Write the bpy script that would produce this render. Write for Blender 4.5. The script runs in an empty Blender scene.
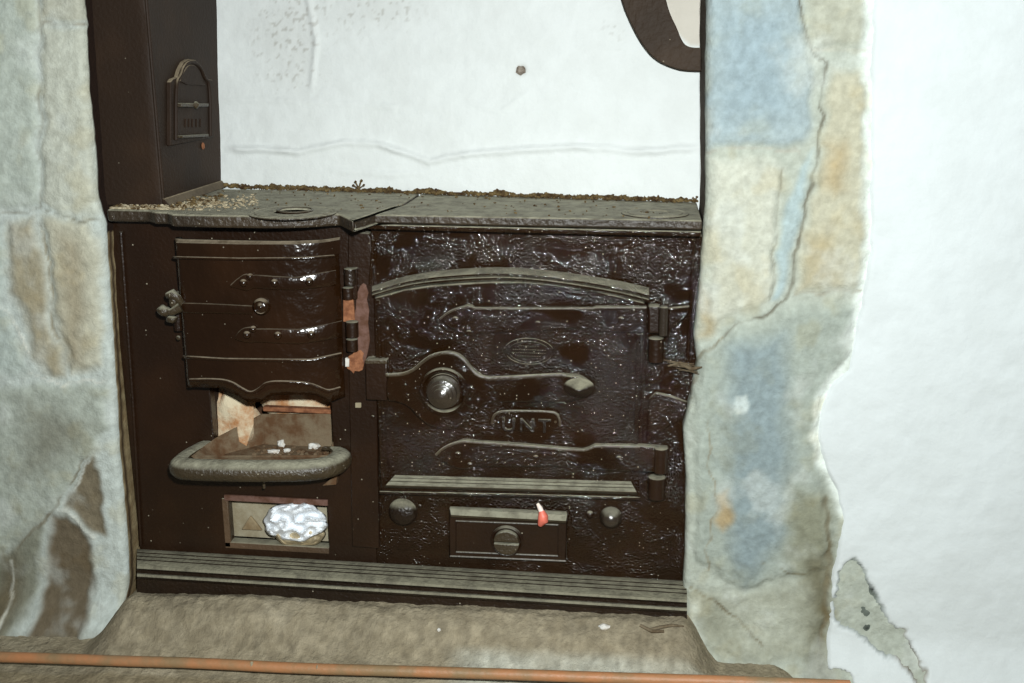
import bpy, bmesh, math, random
import numpy as np
from mathutils import Vector, Matrix, noise
random.seed(7)
PI = math.pi
scene = bpy.context.scene
COL = scene.collection

# ------------------------------------------------------------------ camera frame
FPX = 1078.0
def nrm(v):
    v = np.array(v, float); return v / np.linalg.norm(v)
wY = nrm((140, -296, FPX))
dn = nrm((0, 3925, FPX)); dn = nrm(dn - wY * np.dot(dn, wY))
wZ = -dn
wX = np.cross(wY, wZ)
RM = np.array([wX, wY, wZ])            # camera axes (x right, y down, z forward) -> world
CAM = np.array([0.3808, -1.5851, 0.8781])
def ray(px, py): return RM @ np.array([px - 512, py - 341.5, FPX])
def P(px, py, Y=0.0):
    r = ray(px, py); return CAM + r * ((Y - CAM[1]) / r[1])
def PX(px, py, X):
    r = ray(px, py); return CAM + r * ((X - CAM[0]) / r[0])
def PZ(px, py, Z):
    r = ray(px, py); return CAM + r * ((Z - CAM[2]) / r[2])
# the back wall of the recess runs slightly askew
def backY(X, Z=0.6385): return 0.2347 + (X + 0.36) * (0.15 - 0.2347) / 0.82 + (Z - 0.6385) * 0.12
def PB(px, py, off=0.0):
    Y = 0.17
    for _ in range(6):
        q = P(px, py, Y); Y = backY(q[0], q[2]) + off
    return P(px, py, Y)

# ------------------------------------------------------------------ materials
def srgb(r, g, b):
    f = lambda c: (c / 255 / 12.92) if c / 255 <= 0.04045 else ((c / 255 + 0.055) / 1.055) ** 2.4
    return (f(r), f(g), f(b), 1)
def new_mat(name):
    m = bpy.data.materials.new(name); m.use_nodes = True
    nt = m.node_tree; nt.nodes.clear()
    out = nt.nodes.new('ShaderNodeOutputMaterial'); b = nt.nodes.new('ShaderNodeBsdfPrincipled')
    nt.links.new(b.outputs[0], out.inputs[0])
    return m, nt, b
def N(nt, t, **kw):
    n = nt.nodes.new(t)
    for k, v in kw.items():
        if k.startswith('i_'): n.inputs[k[2:].replace('_', ' ')].default_value = v
        else: setattr(n, k, v)
    return n
def math_(nt, op, a, b=None, clamp=False):
    n = nt.nodes.new('ShaderNodeMath'); n.operation = op; n.use_clamp = clamp
    for i, v in enumerate((a, b)):
        if v is None: continue
        if isinstance(v, (int, float)): n.inputs[i].default_value = v
        else: nt.links.new(v, n.inputs[i])
    return n.outputs[0]
def ramp(nt, fac, lo, hi, a=0.0, b=1.0):
    n = nt.nodes.new('ShaderNodeMapRange'); n.interpolation_type = 'SMOOTHSTEP'
    nt.links.new(fac, n.inputs[0])
    for i, v in zip((1, 2, 3, 4), (lo, hi, a, b)): n.inputs[i].default_value = v
    return n.outputs[0]
def mixc(nt, fac, a, b):
    n = nt.nodes.new('ShaderNodeMix'); n.data_type = 'RGBA'
    if isinstance(fac, (int, float)): n.inputs[0].default_value = fac
    else: nt.links.new(fac, n.inputs[0])
    for i, v in ((6, a), (7, b)):
        if isinstance(v, tuple): n.inputs[i].default_value = v
        else: nt.links.new(v, n.inputs[i])
    return n.outputs[2]
def iron(name, base=srgb(32, 17, 6), rough=0.3, bump=0.35, bscale=170, dust=0.8, dustcol=srgb(156, 152, 130),
         specks=0.5, spec=0.6, lo=0.35, hi=0.85, coarse=0.0, bdetail=3.0, dist=0.004, pick0=0.90, vscale=115.0):
    m, nt, b = new_mat(name)
    tc = N(nt, 'ShaderNodeTexCoord'); geo = N(nt, 'ShaderNodeNewGeometry')
    sep = N(nt, 'ShaderNodeSeparateXYZ'); nt.links.new(geo.outputs['Normal'], sep.inputs[0])
    up = ramp(nt, sep.outputs[2], lo, hi)
    n1 = N(nt, 'ShaderNodeTexNoise', i_Scale=45.0, i_Detail=6.0, i_Roughness=0.65); nt.links.new(tc.outputs['Object'], n1.inputs[0])
    dn_ = ramp(nt, n1.outputs[0], 0.3, 0.62)
    f = math_(nt, 'MULTIPLY', up, math_(nt, 'MULTIPLY', math_(nt, 'ADD', math_(nt, 'MULTIPLY', dn_, 0.5), 0.5), dust), True)
    # splashes of whitewash and grit; on the oven they also paint in glints
    vo = N(nt, 'ShaderNodeTexVoronoi', i_Scale=vscale, i_Randomness=1.0); nt.links.new(tc.outputs['Object'], vo.inputs[0])
    dot = ramp(nt, vo.outputs['Distance'], 0.10, 0.16, 1.0, 0.0)
    sc = N(nt, 'ShaderNodeSeparateColor'); nt.links.new(vo.outputs['Color'], sc.inputs[0])
    pick = ramp(nt, sc.outputs[0], pick0, pick0 + 0.06)
    sp = math_(nt, 'MULTIPLY', math_(nt, 'MULTIPLY', dot, pick), specks, True)
    n3 = N(nt, 'ShaderNodeTexNoise', i_Scale=9.0, i_Detail=5.0); nt.links.new(tc.outputs['Object'], n3.inputs[0])
    b2 = tuple(min(1, c * 1.5) for c in base[:3]) + (1,)
    c0 = mixc(nt, ramp(nt, n3.outputs[0], 0.4, 0.7), base, b2)
    c1 = mixc(nt, f, c0, dustcol)
    c2 = mixc(nt, sp, c1, srgb(200, 190, 165))
    nt.links.new(c2, b.inputs['Base Color'])
    fs = math_(nt, 'MAXIMUM', f, sp)
    r = ramp(nt, fs, 0, 0.6, rough, 0.9); nt.links.new(r, b.inputs['Roughness'])
    b.inputs['Specular IOR Level'].default_value = spec
    n2 = N(nt, 'ShaderNodeTexNoise', i_Scale=float(bscale), i_Detail=bdetail, i_Roughness=0.5); nt.links.new(tc.outputs['Object'], n2.inputs[0])
    h = n2.outputs[0]
    if coarse:
        n4 = N(nt, 'ShaderNodeTexNoise', i_Scale=14.0, i_Detail=2.0); nt.links.new(tc.outputs['Object'], n4.inputs[0])
        n5 = N(nt, 'ShaderNodeTexNoise', i_Scale=22.0, i_Detail=3.0); nt.links.new(tc.outputs['Object'], n5.inputs[0])
        h = math_(nt, 'MULTIPLY', h, ramp(nt, n5.outputs[0], 0.36, 0.58, 0.25, 1.0))
        h = math_(nt, 'ADD', h, math_(nt, 'MULTIPLY', n4.outputs[0], coarse))
    bp = N(nt, 'ShaderNodeBump', i_Strength=bump, i_Distance=dist); nt.links.new(h, bp.inputs['Height'])
    nt.links.new(bp.outputs[0], b.inputs['Normal'])
    return m
def rough_mat(name, c1, c2, scale=30, rough=0.9, bump=0.5, attr=None, mott=0.35, bscale=120, detail=8, spec=0.2, dist=0.004):
    m, nt, b = new_mat(name)
    tc = N(nt, 'ShaderNodeTexCoord')
    n1 = N(nt, 'ShaderNodeTexNoise', i_Scale=float(scale), i_Detail=float(detail), i_Roughness=0.65); nt.links.new(tc.outputs['Object'], n1.inputs[0])
    f = ramp(nt, n1.outputs[0], 0.35, 0.65)
    if attr:
        a = N(nt, 'ShaderNodeAttribute', attribute_name=attr)
        mul = N(nt, 'ShaderNodeMix', data_type='RGBA', blend_type='MULTIPLY'); mul.inputs[0].default_value = 1.0
        nt.links.new(a.outputs['Color'], mul.inputs[6])
        nt.links.new(mixc(nt, f, (1 - mott, 1 - mott * 1.05, 1 - mott * 1.15, 1), (1, 1, 1, 1)), mul.inputs[7])
        nt.links.new(mul.outputs[2], b.inputs['Base Color'])
    else:
        nt.links.new(mixc(nt, f, c1, c2), b.inputs['Base Color'])
    b.inputs['Roughness'].default_value = rough; b.inputs['Specular IOR Level'].default_value = spec
    n2 = N(nt, 'ShaderNodeTexNoise', i_Scale=float(bscale), i_Detail=6.0, i_Roughness=0.6); nt.links.new(tc.outputs['Object'], n2.inputs[0])
    bp = N(nt, 'ShaderNodeBump', i_Strength=bump, i_Distance=dist); nt.links.new(n2.outputs[0], bp.inputs['Height'])
    nt.links.new(bp.outputs[0], b.inputs['Normal'])
    return m

M = {}
M['iron'] = iron('black_range_paint', rough=0.32, bump=0.25)
M['door'] = iron('black_gloss_firebox_paint', rough=0.2, bump=0.55, bscale=75, bdetail=2.0, specks=0.25, dustcol=srgb(165, 150, 125), dust=0.6)
M['oven'] = iron('pitted_gloss_oven_paint', base=srgb(30, 16, 5), pick0=0.82, vscale=160.0, rough=0.08, bump=1.0, bscale=300, specks=0.7, coarse=0.35, spec=0.6, bdetail=1.5, dist=0.0034)
M['ovenp'] = iron('oven_panel_paint', base=srgb(30, 16, 5), pick0=0.85, vscale=160.0, rough=0.09, bump=1.0, bscale=270, specks=0.5, coarse=0.5, spec=0.6, bdetail=1.5, dist=0.0037)
M['flue'] = iron('brown_black_flue_paint', base=srgb(38, 25, 14), rough=0.65, bump=0.2, spec=0.25, dust=0.85, specks=0.3, dustcol=srgb(160, 145, 120))
M['hob'] = iron('dusty_hob_iron', base=srgb(46, 36, 24), rough=0.5, bump=0.9, bscale=120, dust=0.97, dustcol=srgb(160, 156, 134), specks=0.55, lo=0.3, hi=0.8, pick0=0.8, vscale=170.0)
M['dusty'] = iron('dust_coated_iron', base=srgb(56, 46, 31), rough=0.42, bump=0.6, dust=0.9, dustcol=srgb(158, 155, 134), specks=0.5)
M['plinth'] = iron('plinth_paint', base=srgb(30, 19, 10), rough=0.35, bump=0.6, dust=0.85, dustcol=srgb(146, 142, 120), lo=0.2, hi=0.6)
M['knob'] = iron('worn_knob_iron', base=srgb(46, 38, 30), rough=0.24, bump=0.2, dust=0.6, specks=0.2, spec=0.9)
M['rust'] = rough_mat('orange_rust', srgb(160, 108, 76), srgb(112, 70, 48), 60, 0.9, 0.5)
M['mauve'] = rough_mat('mauve_brown_rust', srgb(112, 84, 74), srgb(88, 60, 45), 60, 0.8, 0.5)
M['brick'] = rough_mat('fire_brick', srgb(215, 200, 170), srgb(175, 120, 75), 26, 0.95, 0.6)
M['soot'] = rough_mat('sooty_interior', srgb(45, 32, 22), srgb(75, 52, 36), 20, 0.95, 0.6)
M['ash'] = rough_mat('ash_tray_iron', srgb(120, 105, 84), srgb(92, 66, 44), 30, 0.9, 0.5)
M['greyplate'] = rough_mat('ash_grey_plate', srgb(168, 160, 138), srgb(142, 130, 105), 18, 0.9, 0.3)
M['stone'] = rough_mat('stone_masonry', None, None, 75, 0.92, 0.5, attr='albedo', mott=0.14, bscale=190, dist=0.004)
M['plaster'] = rough_mat('white_painted_plaster', None, None, 16, 0.75, 0.35, attr='albedo', mott=0.05, bscale=70, dist=0.004)
M['mortar'] = rough_mat('hearth_mortar', None, None, 40, 0.95, 0.8, attr='albedo', mott=0.25, bscale=170, dist=0.006)
M['crumb'] = rough_mat('soot_crumbs', srgb(116, 98, 64), srgb(60, 42, 26), 90, 0.95, 0.5)
M['chip'] = rough_mat('white_plaster_chip', srgb(225, 225, 220), srgb(190, 180, 165), 60, 0.8, 0.4)
M['twig'] = rough_mat('dry_twig', srgb(118, 106, 86), srgb(84, 70, 52), 60, 0.9, 0.4)
def simple(name, c, rough, metal=0.0, bump=0.0, bs=60):
    m, nt, b = new_mat(name); b.inputs['Base Color'].default_value = c
    b.inputs['Roughness'].default_value = rough; b.inputs['Metallic'].default_value = metal
    tc = N(nt, 'ShaderNodeTexCoord'); n1 = N(nt, 'ShaderNodeTexNoise', i_Scale=float(bs), i_Detail=4.0); nt.links.new(tc.outputs['Object'], n1.inputs[0])
    c2 = tuple(x * 0.7 for x in c[:3]) + (1,)
    nt.links.new(mixc(nt, ramp(nt, n1.outputs[0], 0.4, 0.7), c, c2), b.inputs['Base Color'])
    if bump:
        bp = N(nt, 'ShaderNodeBump', i_Strength=bump, i_Distance=0.003); nt.links.new(n1.outputs[0], bp.inputs['Height']); nt.links.new(bp.outputs[0], b.inputs['Normal'])
    return m
M['copper'] = rough_mat('tarnished_copper', srgb(176, 120, 80), srgb(140, 116, 84), 12, 0.5, 0.3, spec=0.5)
M['foil'] = simple('crumpled_foil', srgb(244, 248, 252), 0.38, 0.0, 0.0, 8)
M['foiltan'] = simple('dirty_foil', srgb(176, 160, 128), 0.55, 0.1, 0.3, 60)
M['pink'] = simple('salmon_pink_wax', srgb(232, 120, 100), 0.45)
M['pinkpale'] = simple('pale_wax', srgb(244, 226, 214), 0.45)
M['iron_arch'] = iron('black_arch_band', base=srgb(50, 38, 27), rough=0.65, bump=0.7, bscale=90, dust=0.5, specks=0.4, spec=0.25)

# ------------------------------------------------------------------ object helpers
ORG = {}
def root(name, loc, label, cat, group=None):
    o = bpy.data.objects.new(name, None); COL.objects.link(o); o.location = loc
    o.empty_display_size = 0.05
    o['label'] = label; o['category'] = cat
    if group: o['group'] = group
    ORG[o.name] = Vector(loc); return o
def obj(name, verts, faces, mat, parent=None, smooth=True, bevel=0, seg=2, label=None, cat=None, group=None, kind=None, angle=35):
    V = [Vector(tuple(float(c) for c in v)) for v in verts]
    if parent is not None: o0 = ORG[parent.name]
    else:
        if kind == 'structure': o0 = Vector((0, 0, 0))
        else:
            lo = Vector([min(v[i] for v in V) for i in range(3)]); hi = Vector([max(v[i] for v in V) for i in range(3)])
            o0 = (lo + hi) / 2; o0.z = lo.z
    me = bpy.data.meshes.new(name)
    me.from_pydata([v - o0 for v in V], [], faces)
    bm = bmesh.new(); bm.from_mesh(me); bmesh.ops.recalc_face_normals(bm, faces=bm.faces)
    bm.to_mesh(me); bm.free()
    me.materials.append(mat); me.update()
    o = bpy.data.objects.new(name, me); COL.objects.link(o)
    if parent is not None: o.parent = parent
    else: o.location = o0
    ORG[o.name] = o0
    if smooth:
        me.polygons.foreach_set('use_smooth', [True] * len(me.polygons))
        try: me.set_sharp_from_angle(angle=math.radians(angle))
        except Exception: pass
    if bevel:
        md = o.modifiers.new('edge_round', 'BEVEL'); md.width = bevel; md.segments = seg; md.limit_method = 'ANGLE'; md.angle_limit = math.radians(40)
        md.harden_normals = False
    if label: o['label'] = label
    if cat: o['category'] = cat
    if group: o['group'] = group
    if kind: o['kind'] = kind
    return o
class G:                                   # collects geometry for one mesh
    def __init__(s): s.v = []; s.f = []
    def add(s, v, f):
        k = len(s.v); s.v += [tuple(map(float, p)) for p in v]; s.f += [tuple(i + k for i in q) for q in f]; return s
    def box(s, x0, x1, y0, y1, z0, z1):
        return s.add([(x, y, z) for x in (x0, x1) for y in (y0, y1) for z in (z0, z1)],
                     [(0, 1, 3, 2), (4, 6, 7, 5), (0, 4, 5, 1), (2, 3, 7, 6), (0, 2, 6, 4), (1, 5, 7, 3)])
    def prism(s, poly, off):               # poly: 3D points, off: vector to the back copy
        n = len(poly); off = np.array(off, float)
        v = [np.array(p, float) for p in poly] + [np.array(p, float) + off for p in poly]
        return s.add(v, [tuple(range(n)), tuple(range(2 * n - 1, n - 1, -1))] + [(i, i + n, (i + 1) % n + n, (i + 1) % n) for i in range(n)])
    def tube(s, pts, r, seg=8, closed=False):
        pts = [Vector(tuple(map(float, p))) for p in pts]; n = len(pts)
        rr = r if isinstance(r, (list, tuple)) else [r] * n
        v = []; up = None
        for i in range(n):
            if closed: t = pts[(i + 1) % n] - pts[i - 1]
            else: t = pts[min(i + 1, n - 1)] - pts[max(i - 1, 0)]
            t.normalize()
            if up is None:
                up = Vector((0, 0, 1)) if abs(t.z) < 0.9 else Vector((1, 0, 0))
            a = t.cross(up).normalized(); b = a.cross(t).normalized(); up = b
            for k in range(seg):
                th = 2 * PI * k / seg; v.append(tuple(pts[i] + (a * math.cos(th) + b * math.sin(th)) * rr[i]))
        f = []
        m = n if closed else n - 1
        for i in range(m):
            for k in range(seg):
                a0 = i * seg + k; a1 = i * seg + (k + 1) % seg; b0 = ((i + 1) % n) * seg + k; b1 = ((i + 1) % n) * seg + (k + 1) % seg
                f.append((a0, a1, b1, b0))
        if not closed: f += [tuple(range(seg)), tuple(range((n - 1) * seg, n * seg))[::-1]]
        return s.add(v, f)
    def lathe(s, c, prof, axis=(0, -1, 0), seg=28, sx=1.0, sz=1.0):   # prof: (radius, height along axis)
        c = Vector(tuple(map(float, c))); ax = Vector(axis).normalized()
        a = ax.cross(Vector((0, 0, 1))) if abs(ax.z) < 0.9 else ax.cross(Vector((1, 0, 0)))
        a.normalize(); b = ax.cross(a).normalized(); v = []
        for r, h in prof:
            for k in range(seg):
                th = 2 * PI * k / seg; v.append(tuple(c + ax * h + (a * math.cos(th) * sx + b * math.sin(th) * sz) * max(r, 1e-5)))
        f = []
        for i in range(len(prof) - 1):
            for k in range(seg):
                f.append((i * seg + k, i * seg + (k + 1) % seg, (i + 1) * seg + (k + 1) % seg, (i + 1) * seg + k))
        f += [tuple(range(seg)), tuple(range((len(prof) - 1) * seg, len(prof) * seg))[::-1]]
        return s.add(v, f)
    def sheet(s, rows):                    # rows of equal numbers of points
        m = len(rows[0]); v = [p for r in rows for p in r]
        return s.add(v, [(i * m + j, i * m + j + 1, (i + 1) * m + j + 1, (i + 1) * m + j) for i in range(len(rows) - 1) for j in range(m - 1)])
    def put(s, name, mat, parent=None, **kw): return obj(name, s.v, s.f, mat, parent, **kw)
def pts(lst, Y=0.0): return [P(x, y, Y) for x, y in lst]
def slab(name, lst, Yf, Yb, mat, parent, bevel=0.002, **kw):
    return G().prism(pts(lst, Yf), (0, Yb - Yf, 0)).put(name, mat, parent, bevel=bevel, **kw)
def interp(poly, n):
    xs = [p[0] for p in poly]; X = np.linspace(xs[0], xs[-1], n); return list(zip(X, np.interp(X, xs, [p[1] for p in poly])))
def smooth_poly(poly, it=2):
    for _ in range(it):
        q = []
        n = len(poly)
        for i in range(n):
            a, b = poly[i], poly[(i + 1) % n]
            q += [(a[0] * .75 + b[0] * .25, a[1] * .75 + b[1] * .25), (a[0] * .25 + b[0] * .75, a[1] * .25 + b[1] * .75)]
        poly = q
    return poly
def smooth_line(poly, it=2):
    for _ in range(it):
        q = [poly[0]]
        for a, b in zip(poly[:-1], poly[1:]):
            q += [tuple(u * .75 + w * .25 for u, w in zip(a, b)), tuple(u * .25 + w * .75 for u, w in zip(a, b))]
        q.append(poly[-1]); poly = q
    return poly
def rivet(px, py, Y, rpx, mat, parent, name='rivet', flat=0.6):
    c = P(px, py, Y); r = rpx * 0.00155
    prof = [(r, 0.0005), (r, 0)] + [(r * math.cos(t), r * flat * math.sin(t)) for t in np.linspace(0.1, PI / 2, 5)]
    return G().lathe(c, prof[1:], seg=14).put(name, mat, parent, angle=80)

# ------------------------------------------------------------------ value noise / polygons for the masonry
def fbm(X, Y, s, seed=0.0, octv=3):
    out = np.zeros(len(X)); a = 1.0; t = 0.0
    for o in range(octv):
        out += a * np.array([noise.noise(Vector((x * s, y * s, seed + 3.7 * o))) for x, y in zip(X, Y)])
        t += a; a *= 0.5; s *= 2.1
    return out / t
def sd_poly(X, Z, poly):
    inside = np.zeros(len(X), bool); dmin = np.full(len(X), 1e9); n = len(poly)
    for i in range(n):
        x0, z0 = poly[i]; x1, z1 = poly[(i + 1) % n]
        c = (z0 > Z) != (z1 > Z)
        with np.errstate(divide='ignore', invalid='ignore'):
            xi = (x1 - x0) * (Z - z0) / (z1 - z0 if z1 != z0 else 1e-12) + x0
        inside ^= c & (X < xi)
        ex, ez = x1 - x0, z1 - z0; L = ex * ex + ez * ez + 1e-12
        t = np.clip(((X - x0) * ex + (Z - z0) * ez) / L, 0, 1)
        dmin = np.minimum(dmin, np.hypot(X - x0 - t * ex, Z - z0 - t * ez))
    return np.where(inside, dmin, -dmin)
def sstep(x, a, b):
    t = np.clip((x - a) / (b - a), 0, 1); return t * t * (3 - 2 * t)
def attr_mesh(name, grid, colors, mat, flipcheck=None, **kw):
    """grid: (rows, cols, 3) array, colors (rows*cols, 3) linear"""
    R_, C_, _ = grid.shape
    v = grid.reshape(-1, 3)
    faces = [(i * C_ + j, i * C_ + j + 1, (i + 1) * C_ + j + 1, (i + 1) * C_ + j) for i in range(R_ - 1) for j in range(C_ - 1)]
    me = bpy.data.meshes.new(name); me.from_pydata(v.tolist(), [], faces); me.materials.append(mat)
    me.polygons.foreach_set('use_smooth', [True] * len(me.polygons))
    a = me.attributes.new('albedo', 'FLOAT_COLOR', 'POINT')
    c4 = np.ones((len(v), 4), np.float32); c4[:, :3] = np.clip(colors, 0, 1)
    a.data.foreach_set('color', c4.ravel()); me.update()
    o = bpy.data.objects.new(name, me); COL.objects.link(o)
    for k, w in kw.items(): o[k] = w
    return o
def lin(c): return np.array(srgb(*c)[:3])
def pale_stone(c, k=0.54, up=1.01):
    m = sum(c) / 3; v = [min(245, (m + (x - m) * k) * up) for x in c]; return (v[0] * 0.96, v[1] * 0.985, v[2] * 0.96)
def colour_map(X, Z, Y0, stones, mortar, warp=0.006, seed=1.0, cracks=()):
    """stones: (pixel outline, colour, bulge m, edge softness). Returns colour and bulge."""
    wx = X + warp * fbm(X, Z, 28, seed, 2) * 2; wz = Z + warp * fbm(X, Z, 28, seed + 9, 2) * 2
    col = np.tile(lin(mortar), (len(X), 1)); h = np.zeros(len(X))
    for st in stones:
        poly, c, bulge, soft = st
        w = [(P(a, b, Y0)[0], P(a, b, Y0)[2]) for a, b in poly]
        sd = sd_poly(wx, wz, w)
        m = sstep(sd, -soft * 0.9, soft * 1.3)[:, None]
        col = col * (1 - m) + lin(pale_stone(c)) * m
        h += bulge * sstep(sd, -0.002, 0.012)
    for line, wd, c, dep in cracks:
        w = [(P(a, b, Y0)[0], P(a, b, Y0)[2]) for a, b in line]; d = np.full(len(X), 1e9)
        for (x0, z0), (x1, z1) in zip(w[:-1], w[1:]):
            ex, ez = x1 - x0, z1 - z0; t = np.clip(((wx - x0) * ex + (wz - z0) * ez) / (ex * ex + ez * ez + 1e-12), 0, 1)
            d = np.minimum(d, np.hypot(wx - x0 - t * ex, wz - z0 - t * ez))
        gate = np.clip(0.75 + 1.3 * fbm(X, Z, 24, seed + 17, 2), 0, 1)
        m = (1 - sstep(d, wd * 0.3, wd)) * gate
        col = col * (1 - 0.8 * m[:, None]) + lin(c) * 0.8 * m[:, None]; h += dep * m
    # grainy mottling of the stone itself: lichen-grey, ochre and whitewash smears
    a = fbm(X, Z, 18, seed + 31, 4); b = fbm(X, Z, 11, seed + 37, 4); e = fbm(X, Z, 70, seed + 41, 3)
    k = (0.45 * sstep(a, 0.05, 0.35))[:, None]; col = col * (1 - k) + col * np.array([1.12, 1.0, 0.80]) * 0.86 * k
    k = (0.40 * sstep(b, 0.08, 0.35))[:, None]; col = col * (1 - k) + lin((206, 212, 206)) * k
    g_ = fbm(X, Z, 130, seed + 51, 2); col = col * (1 + 0.20 * e[:, None] + 0.16 * g_[:, None]); h += 0.0014 * e + 0.0020 * a + 0.0005 * g_
    return col, h

# ================================================================== SETTING
PY = -0.03      # front of the stone piers
# ---- left stone pier (front face + rounded corner + reveal going back)
def pier(name, zs, front_cols, corner_px, side, stones, mortar, xfar, back, seed, cracks, paint=None, flare=0.05):
    cz = np.array([P(x, y, PY)[2] for x, y in corner_px]); cx = np.array([P(x, y, PY)[0] for x, y in corner_px])
    o = np.argsort(cz); xc = np.interp(zs, cz[o], cx[o])
    us = np.linspace(0, 1, front_cols)
    rows = []
    XX = np.array([[xfar + (c - xfar) * u for u in us] for c in xc]); ZZ = np.repeat(zs[:, None], front_cols, 1)
    X = XX.ravel(); Z = ZZ.ravel()
    col, h = colour_map(X, Z, PY, stones, mortar, seed=seed, cracks=cracks)
    h = h + 0.004 * fbm(X, Z, 9, seed + 3, 3) + 0.002 * fbm(X, Z, 40, seed + 5, 2)
    Yf = (PY - h).reshape(XX.shape)
    n = front_cols
    Yf = Yf - flare * (1 - sstep(ZZ, -0.10, 0.0))
    dist = np.abs(XX - xc[:, None]); rr = 0.012                        # rounded arris
    k = np.clip(1 - dist / rr, 0, 1); Yf = Yf + rr * (1 - np.sqrt(np.clip(1 - k * k, 0, 1))) * 0.8
    front = np.stack([XX, Yf, ZZ], 2)
    yb = np.array([0.004, 0.012, 0.02, 0.03, 0.05, 0.09, 0.16, 0.24, 0.34, back])
    rev = np.zeros((len(zs), len(yb), 3)); s = 1 if side == 'L' else -1
    for i, z in enumerate(zs):
        for j, b in enumerate(yb):
            wob = 0.0015 * noise.noise(Vector((b * 60, z * 40, seed)))
            rev[i, j] = (xc[i] + s * wob, Yf[i, -1] + b, z)
    colf = col.reshape(len(zs), n, 3)
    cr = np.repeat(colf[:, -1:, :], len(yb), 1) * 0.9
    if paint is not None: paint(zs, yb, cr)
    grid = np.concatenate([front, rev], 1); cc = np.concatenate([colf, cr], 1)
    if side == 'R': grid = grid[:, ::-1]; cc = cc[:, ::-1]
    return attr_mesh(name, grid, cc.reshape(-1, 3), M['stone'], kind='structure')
zs = np.arange(-0.14, 1.30, 0.004)
cornerL = [(70, -200), (82, 0), (86, 60), (91, 130), (96, 200), (103, 225), (107, 290), (112, 370), (117, 450), (124, 530), (127, 580), (124, 620), (120, 700)]
T1, T2 = (206, 212, 206), (186, 186, 170)
stonesL = [
    ([(-60, -150), (36, -150), (36, 90), (38, 208), (-60, 210)], (188, 194, 184), .004, .006),
    ([(40, -120), (86, -120), (89, 22), (41, 20)], (196, 188, 168), .004, .005),
    ([(41, 27), (90, 27), (98, 205), (60, 212), (42, 200)], (204, 200, 184), .004, .006),
    ([(-60, 222), (6, 222), (4, 300), (30, 375), (-60, 380)], (186, 196, 192), .003, .01),
    ([(8, 222), (34, 219), (46, 262), (54, 322), (66, 376), (50, 376), (34, 356), (27, 320), (10, 290)], (186, 162, 124), .004, .012),
    ([(42, 219), (84, 218), (101, 240), (103, 330), (102, 365), (74, 376), (58, 320), (50, 262)], (208, 196, 170), .005, .008),
    ([(60, 230), (84, 240), (90, 300), (84, 370), (64, 366), (60, 300)], (186, 162, 126), .0, .02),
    ([(-60, 388), (30, 384), (106, 384), (110, 430), (86, 458), (60, 505), (20, 540), (-60, 590)], (180, 184, 172), .004, .008),
    ([(30, 400), (60, 410), (94, 425), (80, 450), (50, 470), (20, 480)], (150, 146, 128), .0, .03),
    ([(92, 454), (99, 470), (103, 500), (106, 535), (92, 534), (74, 512), (62, 508)], (140, 116, 84), -.003, .006),
    ([(50, 515), (66, 514), (84, 530), (93, 545), (96, 640), (40, 640), (48, 560)], (126, 100, 70), -.004, .008),
    ([(-60, 600), (10, 545), (46, 516), (42, 590), (20, 640), (-60, 645)], (146, 142, 120), .002, .012),
    ([(0, 560), (20, 548), (30, 600), (10, 640), (-10, 640)], (124, 106, 76), .0, .02),
    ([(-60, 628), (130, 622), (140, 720), (-60, 720)], (136, 118, 88), .006, .02),
]
DK, LT = (96, 90, 74), (222, 224, 214)
cracksL = [([(38, -100), (38, 90), (40, 208)], .0035, (150, 150, 138), -.002), ([(-40, 214), (30, 212), (70, 216), (104, 224)], .003, (140, 138, 124), -.002), ([(41, 24), (90, 24)], .003, (150, 144, 128), -.002),
           ([(40, 224), (48, 262), (56, 322), (60, 340)], .003, (150, 140, 116), -.002), ([(30, 374), (60, 384), (104, 380)], .004, LT, .002), ([(20, 545), (45, 522), (60, 500), (88, 455)], .003, (120, 112, 92), -.002),
           ([(56, 510), (66, 511), (76, 518), (84, 530), (94, 538)], .0045, LT, .003), ([(62, 505), (78, 484), (90, 462)], .0025, (200, 204, 196), .001), ([(12, 560), (16, 600), (10, 640)], .004, LT, .001), ([(0, 300), (20, 330), (30, 350)], .003, LT, .001)]
cracksR = [([(800, -100), (800, 0), (806, 32), (816, 52), (826, 66), (821, 120), (818, 140), (806, 215), (795, 260), (788, 303), (770, 312), (749, 319), (735, 328), (724, 336)], .003, DK, -.003),
           ([(708, 149), (760, 150), (800, 154)], .003, (170, 168, 156), -.002), ([(816, 49), (868, 51)], .004, (178, 176, 160), -.002), ([(796, 294), (860, 292)], .003, (160, 156, 140), -.002), ([(782, 168), (776, 220), (770, 300)], .0025, (150, 150, 136), -.002),
           ([(722, 336), (700, 352), (690, 400)], .003, (120, 112, 90), -.002), ([(760, 560), (790, 575), (832, 566)], .002, (130, 124, 100), -.001), ([(706, 420), (715, 500), (708, 570)], .002, (140, 130, 104), -.001), ([(690, 590), (720, 602), (760, 640)], .003, (110, 98, 72), -.003),
           ([(826, 500), (830, 560), (822, 640)], .006, (110, 98, 70), -.002)]
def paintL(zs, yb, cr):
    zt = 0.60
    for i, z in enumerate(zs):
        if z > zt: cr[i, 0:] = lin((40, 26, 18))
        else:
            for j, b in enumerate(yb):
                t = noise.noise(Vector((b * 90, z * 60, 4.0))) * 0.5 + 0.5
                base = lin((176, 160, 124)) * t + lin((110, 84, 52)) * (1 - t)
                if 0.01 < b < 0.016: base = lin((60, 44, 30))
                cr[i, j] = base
pier('wall_front_left', zs, 150, cornerL, 'L', stonesL, (196, 204, 198), -0.95, 0.50, 1.0, cracksL, paintL, 0.055)

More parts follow.
